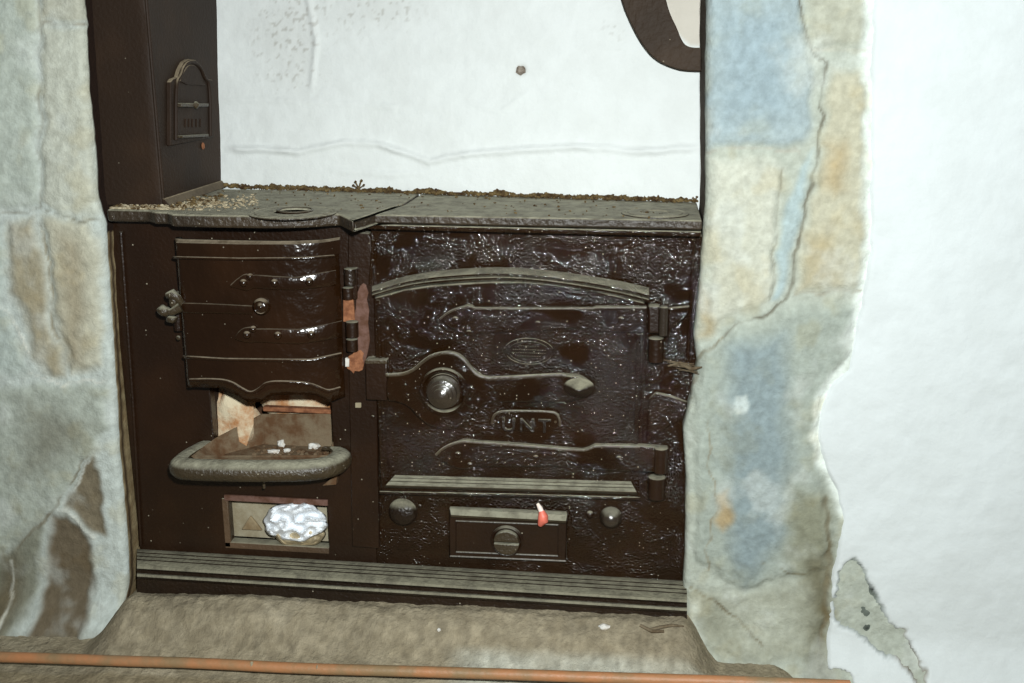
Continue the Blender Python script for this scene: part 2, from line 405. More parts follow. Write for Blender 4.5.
cornerR = [(712, -200), (707, 0), (706, 60), (706, 200), (703, 235), (699, 290), (694, 335), (697, 362), (690, 400), (683, 430), (686, 480), (685, 560), (682, 610), (684, 640), (684, 700)]
stonesR = [
    ([(706, -150), (800, -150), (803, 20), (812, 60), (813, 130), (800, 147), (708, 146)], (160, 178, 190), .004, .008),
    ([(715, 10), (790, 5), (795, 120), (715, 130)], (146, 170, 190), .0, .03),
    ([(709, 156), (770, 160), (784, 168), (776, 220), (772, 300), (735, 316), (706, 326), (707, 230)], (208, 202, 184), .005, .01),
    ([(712, 210), (750, 200), (750, 300), (712, 310)], (200, 190, 165), .0, .03),
    ([(800, 168), (812, 150), (803, 222), (790, 262), (783, 300), (772, 302), (780, 230)], (168, 190, 200), .003, .006),
    ([(808, -120), (870, -120), (868, 46), (818, 48), (808, 20)], (190, 184, 162), .004, .008),
    ([(832, 70), (866, 68), (867, 250), (862, 290), (796, 292), (806, 228), (822, 140)], (204, 190, 158), .005, .008),
    ([(826, 140), (846, 142), (848, 190), (832, 196), (822, 180)], (204, 170, 116), .0, .014),
    ([(802, 235), (830, 225), (846, 260), (832, 285), (800, 287)], (198, 172, 124), .0, .02),
    ([(700, 345), (745, 325), (790, 306), (860, 300), (850, 350), (828, 388), (816, 430), (826, 490), (836, 530), (828, 570), (740, 590), (696, 560), (692, 430)], (166, 174, 164), .006, .015),
    ([(728, 345), (786, 330), (792, 470), (782, 540), (745, 590), (728, 560), (722, 420)], (136, 156, 168), .003, .02),
    ([(715, 495), (728, 488), (734, 520), (722, 530), (714, 520)], (196, 156, 100), .0, .008),
    ([(734, 394), (748, 392), (749, 410), (735, 412)], (196, 206, 210), .0, .003),
    ([(790, 480), (835, 500), (832, 560), (815, 600), (785, 560)], (150, 146, 116), .0, .02),
    ([(686, 590), (740, 592), (826, 575), (824, 650), (760, 660), (686, 640)], (168, 164, 140), .004, .02),
    ([(806, 560), (832, 545), (832, 700), (800, 700), (812, 620)], (132, 122, 88), -.002, .015),
    ([(700, 280), (712, 300), (712, 330), (698, 340)], (190, 160, 110), .0, .01),
    ([(862, -100), (880, -100), (880, 250), (866, 320), (850, 360), (850, 520), (840, 520), (829, 488), (816, 462), (808, 440), (810, 412), (822, 382), (842, 360), (852, 310), (862, 250)], (232, 236, 234), .0, .007),
    ([(686, 600), (700, 596), (706, 640), (690, 650)], (206, 208, 198), .0, .01), ([(722, 600), (790, 596), (800, 640), (740, 648)], (188, 186, 166), .0, .02),
]
def gap_shadeR(zs, yb, cr):  # gap shadow beside the back wall, painted dark into the upper reveal
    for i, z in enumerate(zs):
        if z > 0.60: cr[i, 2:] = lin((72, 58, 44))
zsr = np.arange(-0.14, 1.30, 0.004)
pier('wall_front_right', zsr, 150, cornerR, 'R', stonesR, (178, 184, 172), 0.86, 0.45, 5.0, cracksR, gap_shadeR, 0.03)

# ---- white plaster wall at the right, a ragged skin of plaster over the stone
bound = [(870, -200), (868, 0), (866, 120), (866, 250), (857, 300), (849, 340), (844, 370), (826, 385), (814, 415), (813, 440), (822, 471), (833, 491), (838, 521), (833, 551), (828, 581), (826, 621), (823, 641), (822, 700)]
WY = PY - 0.004
bz = np.array([P(x, y, WY)[2] for x, y in bound]); bx = np.array([P(x, y, WY)[0] for x, y in bound]); o_ = np.argsort(bz)
zw = np.arange(-0.16, 1.30, 0.004)
xb = np.interp(zw, bz[o_], bx[o_]) + 0.004 * fbm(zw * 1.0, zw * 0 + 3.0, 30, 2.0, 3)
fine = np.concatenate([np.linspace(0, 0.30, 90), 0.30 + np.linspace(0.01, 1.0, 60)])
XX = xb[:, None] + fine[None, :]; ZZ = np.repeat(zw[:, None], len(fine), 1); X = XX.ravel(); Z = ZZ.ravel()
patch = [(854, 556), (871, 581), (884, 606), (890, 620), (896, 628), (904, 630), (914, 646), (923, 662), (926, 683), (916, 684), (906, 668), (894, 656), (882, 655), (866, 641), (850, 632), (841, 626), (831, 619), (834, 595), (838, 570)]
hole = [(824, 664), (838, 664), (850, 672), (860, 690), (820, 700)]
wp = [(P(a, b, WY)[0], P(a, b, WY)[2]) for a, b in patch]; wh = [(P(a, b, WY)[0], P(a, b, WY)[2]) for a, b in hole]
wx = X + 0.012 * fbm(X, Z, 70, 11, 3); wz = Z + 0.012 * fbm(X, Z, 70, 12, 3)
sp = sd_poly(wx, wz, wp); sh = sd_poly(wx, wz, wh)
mp = sstep(sp, -0.002, 0.006)[:, None]; mh = sstep(sh, -0.003, 0.004)[:, None]
nn = fbm(X, Z, 45, 21, 3)
white = np.tile(lin((214, 220, 220)), (len(X), 1))
gp = lin((140, 150, 140)) * (0.85 + 1.5 * nn[:, None]) * (1 - 0.45 * (1 - sstep(sp, 0.0, 0.010)))[:, None]; 
bpatch = sstep(X, P(890, 640, WY)[0], P(900, 640, WY)[0])[:, None]
gp = gp * (1 - bpatch) + lin((106, 94, 68)) * (1 + nn[:, None]) * bpatch
cw = white * (1 - mp) + gp * mp; cw = cw * (1 - mh) + lin((96, 72, 48)) * mh
eD = sstep(fine, 0, 0.012)
Yw = WY - 0.03 * (1 - sstep(Z, -0.10, 0.0)) + 0.012 * (1 - np.repeat(eD[None, :], len(zw), 0)).ravel() - 0.004 * fbm(X, Z, 7, 31, 3) - 0.0015 * fbm(X, Z, 35, 33, 2) + 0.007 * mp[:, 0] + 0.004 * mp[:, 0] * nn + 0.02 * mh[:, 0]
attr_mesh('wall_right', np.stack([X, Yw, Z], 1).reshape(len(zw), len(fine), 3), cw, M['plaster'], kind='structure')

# ---- back wall of the recess, painted masonry with a course line
xs = np.arange(-0.62, 0.66, 0.0035); zb = np.arange(0.55, 1.30, 0.0035)
XX, ZZ = np.meshgrid(xs, zb); X = XX.ravel(); Z = ZZ.ravel()
def blob(px, py, rx, rz):
    c = PB(px, py); return np.exp(-(((X - c[0]) / rx) ** 2 + ((Z - c[2]) / rz) ** 2))
hgt = 0.004 * fbm(X, Z, 6, 41, 3) + 0.0012 * fbm(X, Z, 40, 43, 2)
for line, dep in (([(228, 147), (260, 148), (300, 150), (345, 141), (380, 143), (430, 160), (470, 152), (540, 147), (575, 145), (640, 150), (700, 146)], 0.005), ([(310, 0), (318, 40), (312, 95)], 0.004),
                  ([(330, 168), (380, 173), (425, 172)], 0.002), ([(222, 98), (300, 100), (400, 106)], 0.0015), ([(470, 100), (500, 110), (530, 90)], 0.0015)):
    lw = [PB(a, b) for a, b in line]
    if abs(line[0][0] - line[-1][0]) > 30:
        zl = np.interp(X, [q[0] for q in lw], [q[2] for q in lw]) + 0.003 * fbm(X, Z * 0, 30, 47, 3); d = Z - zl
        inr = sstep(X, lw[0][0] - .01, lw[0][0] + .02) * (1 - sstep(X, lw[-1][0] - .02, lw[-1][0] + .01))
    else:
        xl = np.interp(Z, [q[2] for q in lw][::-1], [q[0] for q in lw][::-1]); d = X - xl; inr = sstep(Z, lw[-1][2], lw[-1][2] + .03)
    amp = 0.5 + 0.8 * np.clip(fbm(X, Z * 0, 14, 49, 2) + 0.3, 0, 1)
    hgt += 1.7 * inr * amp * dep * (sstep(d, -0.012, -0.001) - 1.0 * sstep(d, -0.001, 0.004) + 0.0)
hgt -= 0.006 * blob(521, 70, 0.006, 0.006)
nf = fbm(X, Z, 120, 55, 2); nl = fbm(X, Z, 22, 57, 3)
st = 1.3 * blob(290, 42, 0.05, 0.06) + 1.1 * blob(375, 8, 0.06, 0.03) + .6 * blob(300, 5, 0.04, 0.03) + 0.35 * blob(615, 30, 0.02, 0.03)
stain = np.clip(sstep(nf + 0.25 * nl, 0.1, 0.55) * st, 0, 0.32) + 0.75 * blob(521, 70, 0.007, 0.006) + 0.10 * np.clip(st, 0, 1)
cb = lin((224, 228, 226))[None] * (1 - np.clip(stain, 0, 1)[:, None]) + lin((128, 118, 98))[None] * np.clip(stain, 0, 1)[:, None]
# creamy bare plaster above the arch band
cpoly = [(658, -60), (664, 0), (672, 30), (690, 46), (712, 47), (715, -60)]
cp = [(PB(a, b)[0], PB(a, b)[2]) for a, b in cpoly]; mc = sstep(sd_poly(X, Z, cp), -0.002, 0.004)[:, None]
cb = cb * (1 - mc) + lin((208, 202, 190)) * mc
Yb = backY(X, Z) - hgt
attr_mesh('wall_back', np.stack([X, Yb, Z], 1).reshape(len(zb), len(xs), 3), cb, M['plaster'], kind='structure')

# ---- floor: sloping mortar hearth in front of the range, then the floor
xs = np.arange(-0.90, 1.30, 0.004); ys = np.concatenate([np.arange(-0.60, -0.26, 0.02), np.arange(-0.26, 0.12, 0.004)])
XX, YY = np.meshgrid(xs, ys); X = XX.ravel(); Y = YY.ravel()
prof = np.interp(Y, [-0.60, -0.22, -0.17, -0.13, -0.09, -0.065, 0.12], [-0.085, -0.075, -0.066, -0.045, -0.012, 0.004, 0.004])
ins = sstep(X, -0.52, -0.44) * (1 - sstep(X, 0.455, 0.52))
low = np.interp(Y, [-0.60, -0.22, -0.15, -0.05, 0.12], [-0.085, -0.078, -0.074, -0.072, -0.07]) - 0.07 * sstep(X, 0.60, 0.70)
tilt = 0.018 * (X + 0.1)
h = prof * ins + low * (1 - ins) + tilt
h += 0.006 * fbm(X, Y, 9, 61, 3) * ins + 0.003 * fbm(X, Y, 40, 63, 3)
# dust banked against the plinth in the middle left
h += 0.012 * np.exp(-((X + 0.30) / 0.14) ** 2) * np.exp(-((Y + 0.085) / 0.03) ** 2) + 0.006 * np.exp(-((X - 0.05) / 0.10) ** 2) * np.exp(-((Y + 0.085) / 0.02) ** 2)
dust = lin((158, 147, 124)); pale = lin((196, 198, 186)); n1 = fbm(X, Y, 7, 71, 3)
c1 = dust[None] * (1 + 0.35 * n1[:, None])
a0 = P(450, 650, -0.13)[0]; a1 = P(600, 650, -0.13)[0]
mpale = np.clip(sstep(X, a0 - .02, a0 + .03) * (1 - sstep(X, 0.9, 1.0)) * sstep(-Y, 0.105, 0.125) * (0.75 + n1 * 0.8), 0, 1)[:, None] * 0.8
c1 = c1 * (1 - mpale) + pale[None] * mpale
m2 = np.clip(sstep(n1, 0.12, 0.4), 0, 0.5)[:, None]; c1 = c1 * (1 - m2) + lin((170, 160, 138)) * m2
g1 = fbm(X, Y, 55, 81, 3); g2 = fbm(X, Y, 110, 83, 2); c1 = c1 * (1 + 0.35 * g1[:, None] + 0.35 * g2[:, None]); h += 0.0022 * g1 + 0.0012 * g2
fl = sstep(-Y, 0.175, 0.185)[:, None]; c1 = c1 * (1 - fl) + (lin((150, 138, 112))[None] * (1 + 0.4 * fbm(X, Y, 60, 73, 2)[:, None])) * fl
attr_mesh('floor', np.stack([X, Y, h], 1).reshape(len(ys), len(xs), 3), c1, M['mortar'], kind='structure')
def floor_h(x, y):
    i = np.argmin((X - x) ** 2 + (Y - y) ** 2); return float(h[i])

# ================================================================== FLUE CASING
fl_root = root('flue_casing', (-0.41, 0.1, 0.6385), 'tall brown-black iron flue casing standing on the left end of the hob', 'flue')
xr = P(163, 206, 0)[0]; zt = 1.25; z0 = 0.6387
g = G()
fy = 0.0
xl = -0.47
# slightly uneven sheet front and side
def wob(a, b, s): return 0.0012 * noise.noise(Vector((a * 9, b * 9, s)))
rowsF = []
for z in np.linspace(z0, zt, 40):
    row = [(x, fy - wob(x, z, 1), z) for x in np.linspace(xl, xr - 0.004, 10)] + [(xr - 0.001, fy + 0.001, z), (xr, fy + 0.005, z)]
    row += [(xr + wob(y, z, 2), y, z) for y in np.linspace(fy + 0.012, 0.33, 16)]
    row += [(xl, 0.33, z)]
    rowsF.append(row)
g.sheet(rowsF); g.put('casing_body', M['flue'], fl_root, angle=60)
G().tube([(xr + .001, fy + .001, z0), (xr + .0015, fy + .0, 0.8), (xr + .001, fy + .001, zt)], 0.0025, 8).put('corner_seam', M['flue'], fl_root)
# foot flange along the side
G().prism([(xr, -0.002, 0.6385), (xr + 0.012, -0.002, 0.6385), (xr + 0.004, -0.002, 0.650), (xr, -0.002, 0.650)], (0, 0.235, 0)).put('foot_flange', M['flue'], fl_root, bevel=0.001)
# damper frame on the side face
def S(px, py, off=0.0): return PX(px, py, xr + off)
arch = [(171, 146), (171, 82), (173, 79), (178, 77), (180, 70), (184, 62), (189, 59), (196, 60), (202, 66), (206, 75), (209, 79), (213, 80), (214, 84), (214, 137)]
inner = [(180, 142), (180, 84), (183, 74), (187, 67), (191, 64.5), (196, 66), (200, 71), (203, 80), (204, 84), (208, 86), (208, 136)]
dr = G().prism([S(a, b, 0.007) for a, b in arch], (-0.008, 0, 0)).put('damper_frame', M['flue'], fl_root, bevel=0.0015)
path = smooth_line([(176, 140), (176, 82), (181, 76), (183, 68), (188, 62), (195, 62), (201, 68), (204.5, 78), (210, 83), (210.5, 136)], 2)
G().tube([S(a, b, 0.0085) for a, b in path], 0.0028, 8).put('damper_rim', M['flue'], dr)
G().prism([S(182, 103, 0.018), S(209, 103.5, 0.018), S(209, 106.5, 0.018), S(182, 107, 0.018)], (-0.012, 0, 0)).put('damper_ledge', M['dusty'], dr, bevel=0.0012)
G().lathe(S(195.5, 105, 0.018), [(0.006, 0), (0.006, 0.002), (0.003, 0.005), (0.001, 0.006)], axis=(1, 0, 0), seg=14).put('ledge_knob', M['dusty'], dr)
G().prism([S(183, 135.5, 0.016), S(209, 134, 0.016), S(209, 136.5, 0.016), S(183, 138, 0.016)], (-0.010, 0, 0)).put('damper_ledge', M['dusty'], dr, bevel=0.001)
G().prism([S(a, b, 0.0095) for a, b in smooth_poly(inner[1:10], 1)] , (-0.004, 0, 0)).put('damper_plate', M['flue'], dr, bevel=0.001)
g = G()
for px, ww in ((186, 1.4), (189.5, 1.2), (193, 1.8), (197, 1.4), (201, 1.6)):
    g.prism([S(px, 119, 0.009), S(px + ww, 119, 0.009), S(px + ww, 127, 0.009), S(px, 127, 0.009)], (-0.004, 0, 0))
g.put('raised_marks', M['flue'], dr)
G().lathe(S(203, 146, 0.001), [(0.006, 0), (0.005, 0.0012), (0.001, 0.002)], axis=(1, 0, 0), seg=12).put('rust_spot', M['rust'], fl_root, label='orange rust spot')

# ---- black band of an arch across the top right of the recess
bandL = [(608, -60), (621, 0), (630, 22), (641, 43), (655, 60), (676, 69), (690, 71), (712, 71)]
bandR = [(712, 47), (695, 48), (686, 46), (681, 39), (677, 28), (670, 14), (666, 0), (652, -60)]
bl = [PB(a, b, -0.035) for a, b in smooth_line(bandL, 2)] + [PB(a, b, -0.035) for a, b in smooth_line(bandR, 2)]
G().prism(bl, (0, 0.05, 0)).put('arch_band', M['iron_arch'], bevel=0.006, seg=3, label='black painted curved band of an arch against the white recess wall', cat='arch')

# ================================================================== THE RANGE
R0 = root('cast_iron_range', (0, 0, 0), 'black cast iron kitchen range with firebox left and oven right', 'kitchen range')
Wl, Wr = -0.456, 0.475
def X0(px, py=350, Y=0.0): return P(px, py, Y)[0]
def Z0(px, py, Y=0.0): return P(px, py, Y)[2]
# body panel with openings
fx0, fx1 = X0(212, 420), X0(332, 420); fz0, fz1 = Z0(270, 462), Z0(270, 300)
ax0, ax1 = X0(229, 522), X0(328, 524); az0, az1 = Z0(278, 545), Z0(278, 502)
sx1 = X0(371, 400)
def holed(xs, zs, skip, Yf, Yb):
    g = G(); nx, nz = len(xs) - 1, len(zs) - 1
    vid = {}; 
    def v(i, j, k):
        if (i, j, k) not in vid: vid[(i, j, k)] = len(g.v); g.v.append((xs[i], Yf if k == 0 else Yb, zs[j]))
        return vid[(i, j, k)]
    solid = lambda i, j: 0 <= i < nx and 0 <= j < nz and (i, j) not in skip
    for i in range(nx):
        for j in range(nz):
            if not solid(i, j): continue
            g.f.append((v(i, j, 0), v(i + 1, j, 0), v(i + 1, j + 1, 0), v(i, j + 1, 0)))
            g.f.append((v(i, j, 1), v(i, j + 1, 1), v(i + 1, j + 1, 1), v(i + 1, j, 1)))
            if not solid(i - 1, j): g.f.append((v(i, j, 0), v(i, j + 1, 0), v(i, j + 1, 1), v(i, j, 1)))
            if not solid(i + 1, j): g.f.append((v(i + 1, j, 0), v(i + 1, j, 1), v(i + 1, j + 1, 1), v(i + 1, j + 1, 0)))
            if not solid(i, j - 1): g.f.append((v(i, j, 0), v(i, j, 1), v(i + 1, j, 1), v(i + 1, j, 0)))
            if not solid(i, j + 1): g.f.append((v(i, j + 1, 0), v(i + 1, j + 1, 0), v(i + 1, j + 1, 1), v(i, j + 1, 1)))
    return g
vx = sorted([Wl, fx0, ax0, fx1, ax1, sx1]); vz = [0.0, az0, az1, fz0, fz1, 0.620]
skip = set()
for i in range(len(vx) - 1):
    mx = (vx[i] + vx[i + 1]) / 2
    if fx0 < mx < fx1: skip.add((i, 3))
    if ax0 < mx < ax1: skip.add((i, 1))
holed(vx, vz, skip, 0.0, 0.02).put('firebox_front', M['iron'], R0, bevel=0.0015)
# vertical moulding at the left edge
G().tube([P(121, 232, -0.002), P(133, 400, -0.002), P(141, 545, -0.002)], 0.003).put('edge_bead', M['iron'], R0)
# body box: sides / back / bottom
g = G(); g.box(Wl, Wl + 0.008, 0.02, 0.13, 0.0, 0.62); g.box(Wr - 0.008, Wr, 0.02, 0.12, 0.0, 0.62); g.box(Wl, Wr, 0.115, 0.125, 0.0, 0.62); g.box(Wl, Wr, 0.02, 0.12, 0.0, 0.006)
g.put('casing', M['soot'], R0)
# fire bricks seen through the firebox opening
bx0, bx1 = fx0 + 0.002, fx1 - 0.002
def lump(c, s, seed, sub=2, amp=0.25):
    bm = bmesh.new(); bmesh.ops.create_icosphere(bm, subdivisions=sub, radius=1.0)
    v = []
    for q in bm.verts:
        k = 1 + amp * noise.noise(q.co * 1.6 + Vector((seed, seed * 2, 0)))
        v.append((c[0] + q.co.x * s[0] * k, c[1] + q.co.y * s[1] * k, c[2] + q.co.z * s[2] * k))
    bm.verts.ensure_lookup_table()
    f = [tuple(x.index for x in fc.verts) for fc in bm.faces]; bm.free(); return v, f
c = P(233, 420, 0.05)
G().add(*lump((c[0], 0.055, c[2]), (0.045, 0.035, 0.075), 3, 3, 0.4)).put('fire_brick', M['brick'], R0, label='pale crumbling fire brick inside the firebox, left')
c = P(300, 398, 0.075)
G().add(*lump((c[0], 0.085, c[2] - 0.012), (0.075, 0.02, 0.036), 5, 3, 0.2)).put('fire_brick', M['brick'], R0, label='cream fire brick along the back of the firebox')
g = G(); g.box(fx0 - .01, fx0 - .002, 0.02, 0.112, fz0 - .02, fz1); g.box(fx1 + .002, fx1 + .01, 0.02, 0.112, fz0 - .02, fz1); g.box(fx0 - .01, fx1 + .01, 0.104, 0.112, fz0 - .02, fz1)
g.put('firebox_lining', M['soot'], R0)
# ash tray / hearth shelf -------------------------------------------------
rimz = P(262, 455, -0.05)[2]
def T(px, py, z=rimz): return PZ(px, py, z)
outer = [T(173, 460), T(178, 453), T(206, 437), (fx0 - .004, 0.0, rimz), (fx1 + .004, 0.0, rimz), T(338, 442), T(352, 452), T(346, 461), T(325, 466), T(250, 468), T(185, 467)]
def yclamp(p): return (p[0], min(p[1], -0.001), p[2])
outer = [yclamp(p) for p in outer]
rim_path = smooth_line([tuple(map(float, p)) for p in [T(206, 441), T(186, 449), T(177, 456), T(184, 463), T(250, 466.5), T(322, 465), T(341, 459), T(347, 451.5), T(336, 443)]], 2)
def offset_rows(path, prof):
    n = len(path); rows = []
    nr = []
    for i in range(n):
        t = Vector(path[min(i + 1, n - 1)][:2]) - Vector(path[max(i - 1, 0)][:2]); t.normalize(); nr.append((-t.y, t.x))
    mid = path[n // 2]; sg = -1 if nr[n // 2][1] > 0 else 1
    for d, dz in prof:
        rows.append([(p[0] + sg * q[0] * d, min(p[1] + sg * q[1] * d, -0.002), p[2] + dz) for p, q in zip(path, nr)])
    return rows
rim_mid = smooth_line([tuple(map(float, p)) for p in [T(209, 440), T(196, 446), T(182, 455), T(180, 459.5), T(196, 461), T(250, 462), T(308, 461.5), T(330, 458), T(341, 451), T(338, 447), T(331, 442)]], 3)
RP = [(-.012, -.006), (-.011, -.001), (-.006, .001), (.004, .001), (.010, -.001), (.016, -.006), (.019, -.013), (.018, -.021), (.013, -.028), (.004, -.032), (-.012, -.034)]
sh = G().sheet(offset_rows(rim_mid, RP)).put('ash_shelf', M['dusty'], R0, angle=50, label='thick rounded rim of the ash shelf')
# sloping inner walls and floor of the tray
def Q(px, py, Y): return tuple(P(px, py, Y))
fl0 = Q(205, 456, -0.055); 
inL = tuple(T(203, 447)); inFL = tuple(T(192, 456)); inFR = tuple(T(330, 456)); inR = tuple(T(340, 450))
zfl = rimz - 0.022
bL = Q(262, 414, 0.055); bR = Q(330, 413, 0.055)
g = G()
# left wall rises toward the back
g.sheet([[inFL, inL, (fx0 + .004, 0.0, rimz + .006), (bL[0], 0.055, bL[2])],
         [(inFL[0] + .02, inFL[1] + .008, zfl), (inL[0] + .02, inL[1] + .006, zfl), (fx0 + .02, 0.0, zfl), (bL[0] + .005, 0.055, zfl)]])
g.sheet([[(bL[0], 0.055, bL[2]), (fx1, 0.055, bR[2])], [(bL[0] + .005, 0.050, zfl), (fx1, 0.050, zfl)]])
g.sheet([[(fx1 - .001, 0.055, bR[2]), (fx1 - .001, 0.0, rimz), inR], [(fx1 - .006, 0.055, zfl), (fx1 - .006, 0.0, zfl), (inR[0] - .02, inR[1], zfl)]])
g.sheet([[inFL, inFR, inR], [(inFL[0] + .02, inFL[1] + .008, zfl), (inFR[0] - .01, inFR[1] + .008, zfl), (inR[0] - .02, inR[1], zfl)]])
g.add([(inFL[0] + .015, inFL[1] + .004, zfl), (inFR[0] - .005, inFR[1] + .004, zfl), (fx1, 0.0, zfl), (fx1, 0.056, zfl), (bL[0], 0.056, zfl), (fx0, 0.0, zfl)], [(0, 1, 2, 3, 4, 5)])
o = g.put('tray_pan', M['ash'], sh, smooth=False, label='brown ash-coated inside of the shelf'); md = o.modifiers.new('thick', 'SOLIDIFY'); md.thickness = 0.003; md.offset = 0
G().box(bL[0] + .004, fx1 - .001, 0.048, 0.062, bR[2], bR[2] + 0.008).put('back_bar', M['rust'], sh, bevel=.002, label='rust-orange bar behind the shelf')
# underside of the tray down to the ash opening
g = G(); top = [(p[0], min(p[1] + .004, -.001), p[2] - 0.014) for p in rim_path[2:-2]]
bot = [(p[0] * 0.82 + 0.18 * (fx0 + fx1) / 2, min(p[1] * 0.45, -.001), p[2] - 0.040) for p in rim_path[2:-2]]
g.sheet([top, bot]); g.add(bot, [tuple(range(len(bot)))])
g.put('shelf_bracket', M['iron'], sh)
G().tube([P(263.5, 474, -0.045), P(264, 480, -0.043), P(264, 488, -0.040)], 0.0022).put('hanging_pin', M['dusty'], sh)
G().prism([P(322, 486, -0.012), P(336, 485, -0.012), P(337, 474, -0.012)], (0, 0.012, 0)).put('wedge', M['ash'], R0, bevel=.001, label='tan triangular wedge under the ash shelf')
# ash pit opening: grey inner plate, rusty frame
g = G(); g.box(ax0 - .006, ax1 + .006, 0.032, 0.036, az0 - .004, az1 + .004)
g.put('ash_pit_back', M['greyplate'], R0, label='dust-grey plate inside the ash opening')
g = G(); g.box(ax0 - .004, ax1 + .002, -0.004, 0.003, az1 - 0.001, az1 + .009)
g.put('ash_pit_lintel', M['mauve'], R0, bevel=.001, label='rust-brown strip over the ash opening')
g = G(); g.box(ax0 - .009, ax0 + .001, -0.0025, 0.003, az0 - .008, az1 + .002); g.box(ax0 - .009, ax1, -0.0025, 0.003, az0 - .010, az0 + .001)
g.put('ash_pit_frame', iron('worn_brown_frame', base=srgb(74, 56, 38), rough=.6, bump=.4, dust=.9), R0, bevel=.001)
G().prism([P(241, 530, 0.026), P(250, 516, 0.026), P(262, 531, 0.026)], (0, 0.006, 0)).put('ash_wedge', rough_mat('tan_ash', srgb(150, 134, 106), srgb(128, 108, 80), 30, .95, .4), R0, bevel=.002)

# ---- hob plates ---------------------------------------------------------
HZ = 0.6385
XA, XB = P(178, 300, -0.05)[0], P(341, 300, -0.015)[0]      # bowed front extents
XF = P(262, 300, -0.055)[0]
YF = -0.056
def bow(X, extra=0.0):
    if X < XA + 0.012:
        t = min(1, max(0, (XA + 0.012 - X) / 0.012)); y = YF + (0.02) * (1 - math.sqrt(max(0, 1 - t * t)))
    elif X < XF:
        t = (X - XA) / (XF - XA); y = YF - 0.002 * math.sin(PI * t)
    else:
        t = min(1, (X - XF) / (XB - XF)); y = YF + 0.052 * (1 - math.sqrt(max(0, 1 - t * t * 0.96)))
    return y - extra
seamx = X0(347, 224)
hl_ = P(107, 218, -0.044)[0]
fr = [(hl_, -0.044), (X0(165, 215) - .005, -0.044), (X0(172, 215), -0.060)]
for x in np.linspace(XA - .002, XB, 16): fr.append((x, min(bow(x) - 0.022, -0.044)))
fr += [(seamx, -0.040)]
seam = [PZ(a, b, HZ) for a, b in smooth_line([(348, 221.5), (366, 216), (380, 211), (392, 207), (402, 204)], 1)]
fr_all = [(x, y) for x, y in fr] + [(p[0], p[1]) for p in seam[1:]] + [(seam[-1][0], 0.21), (hl_, 0.21)]
th = 0.019
def extr(poly, zt, zb): return G().prism([(x, y, zt) for x, y in poly], (0, 0, zb - zt))
extr(fr_all, HZ, HZ - th).put('hob_plate', M['hob'], R0, bevel=0.004, seg=3, label='left hob plate with bulging front and round lids')
xR = P(702, 225, -0.036)[0]
fr2 = [(p[0] + .0035, p[1]) for p in seam[1:]] + [(seam[-1][0] + .0035, 0.21), (xR, 0.21), (xR, -0.036), (X0(352, 224), -0.036)]
extr(fr2, HZ - .001, HZ - .015).put('hob_plate', M['hob'], R0, bevel=0.003, seg=3, label='right hob plate over the oven')
G().tube([(X0(373, 232), -0.030, HZ - .020), (0.0, -0.031, HZ - .0205), (0.25, -0.031, HZ - .021), (xR - .001, -0.031, HZ - .021)], 0.0042, 10).put('hob_bead', M['ovenp'], R0)
def ring(cx, cy, rx, ry, name='hob_lid', dz=0.0):
    g = G()
    g.lathe((cx, cy, HZ - 0.001), [(rx, 0), (rx, 0.0016), (rx - .002, 0.0022), (rx - .005, 0.0022), (rx - .006, 0.0012), (rx - .009, 0.0012), (rx - .010, 0.0026), (rx * .45, 0.003), (rx * .42, 0.001), (rx * .12, 0.001), (0.001, 0.001)], axis=(0, 0, 1), seg=40)
    return g.put(name, M['hob'], R0)
c1_ = PZ(293, 212.5, HZ); ring(c1_[0], c1_[1], 0.066, 0.066)
g = G(); g.tube([(c1_[0] + 0.026 * math.cos(t), c1_[1] + .01 + 0.026 * math.sin(t), HZ + .002) for t in np.linspace(0, 2 * PI, 28)[:-1]], 0.0018, 6, True); g.put('lid_groove', M['iron'], R0)
c2_ = PZ(655, 213, HZ); ring(c2_[0], c2_[1], 0.05, 0.05)
# dark notch block between plates and small stile
slab('centre_stile', [(348, 234), (352, 232), (368, 233), (371, 238), (374, 300), (377, 400), (379, 549), (352, 547), (349, 400), (347, 300)], -0.008, 0.01, M['iron'], R0, 0.002)
def ragged(poly, amp=1.3, seed=1):
    q = smooth_poly(poly, 2); return [(x + amp * noise.noise(Vector((x * .3, y * .3, seed))) * 2, y + amp * noise.noise(Vector((x * .3, y * .3, seed + 5))) * 2) for x, y in q]
slab('rust_strip', ragged([(357, 290), (366, 280), (368, 300), (369, 362), (354, 374), (352, 340), (354, 310)]), -0.011, -0.004, M['mauve'], R0, 0.001, label='mauve rusted strip beside the hinge')
slab('rust_strip', [(343, 298), (353, 299), (355, 322), (343, 322)], -0.0125, -0.004, M['rust'], R0, 0.001, label='bare orange rust between the hinge knuckles')
slab('rust_strip', ragged([(352, 350), (362, 350), (365, 370), (350, 374), (345, 366)], 1.5, 3), -0.0115, -0.004, M['rust'], R0, 0.001, label='orange rust below the lower hinge knuckle')
slab('paint_fleck', [(345, 358), (349, 359), (349, 367), (345, 367)], -0.014, -0.006, M['chip'], R0, 0.001, label='white fleck by the hinge')
slab('paint_fleck', [(355, 403), (361, 403), (361, 408), (355, 408)], -0.0105, -0.006, M['greyplate'], R0, 0.001, label='pale fleck on the centre stile')

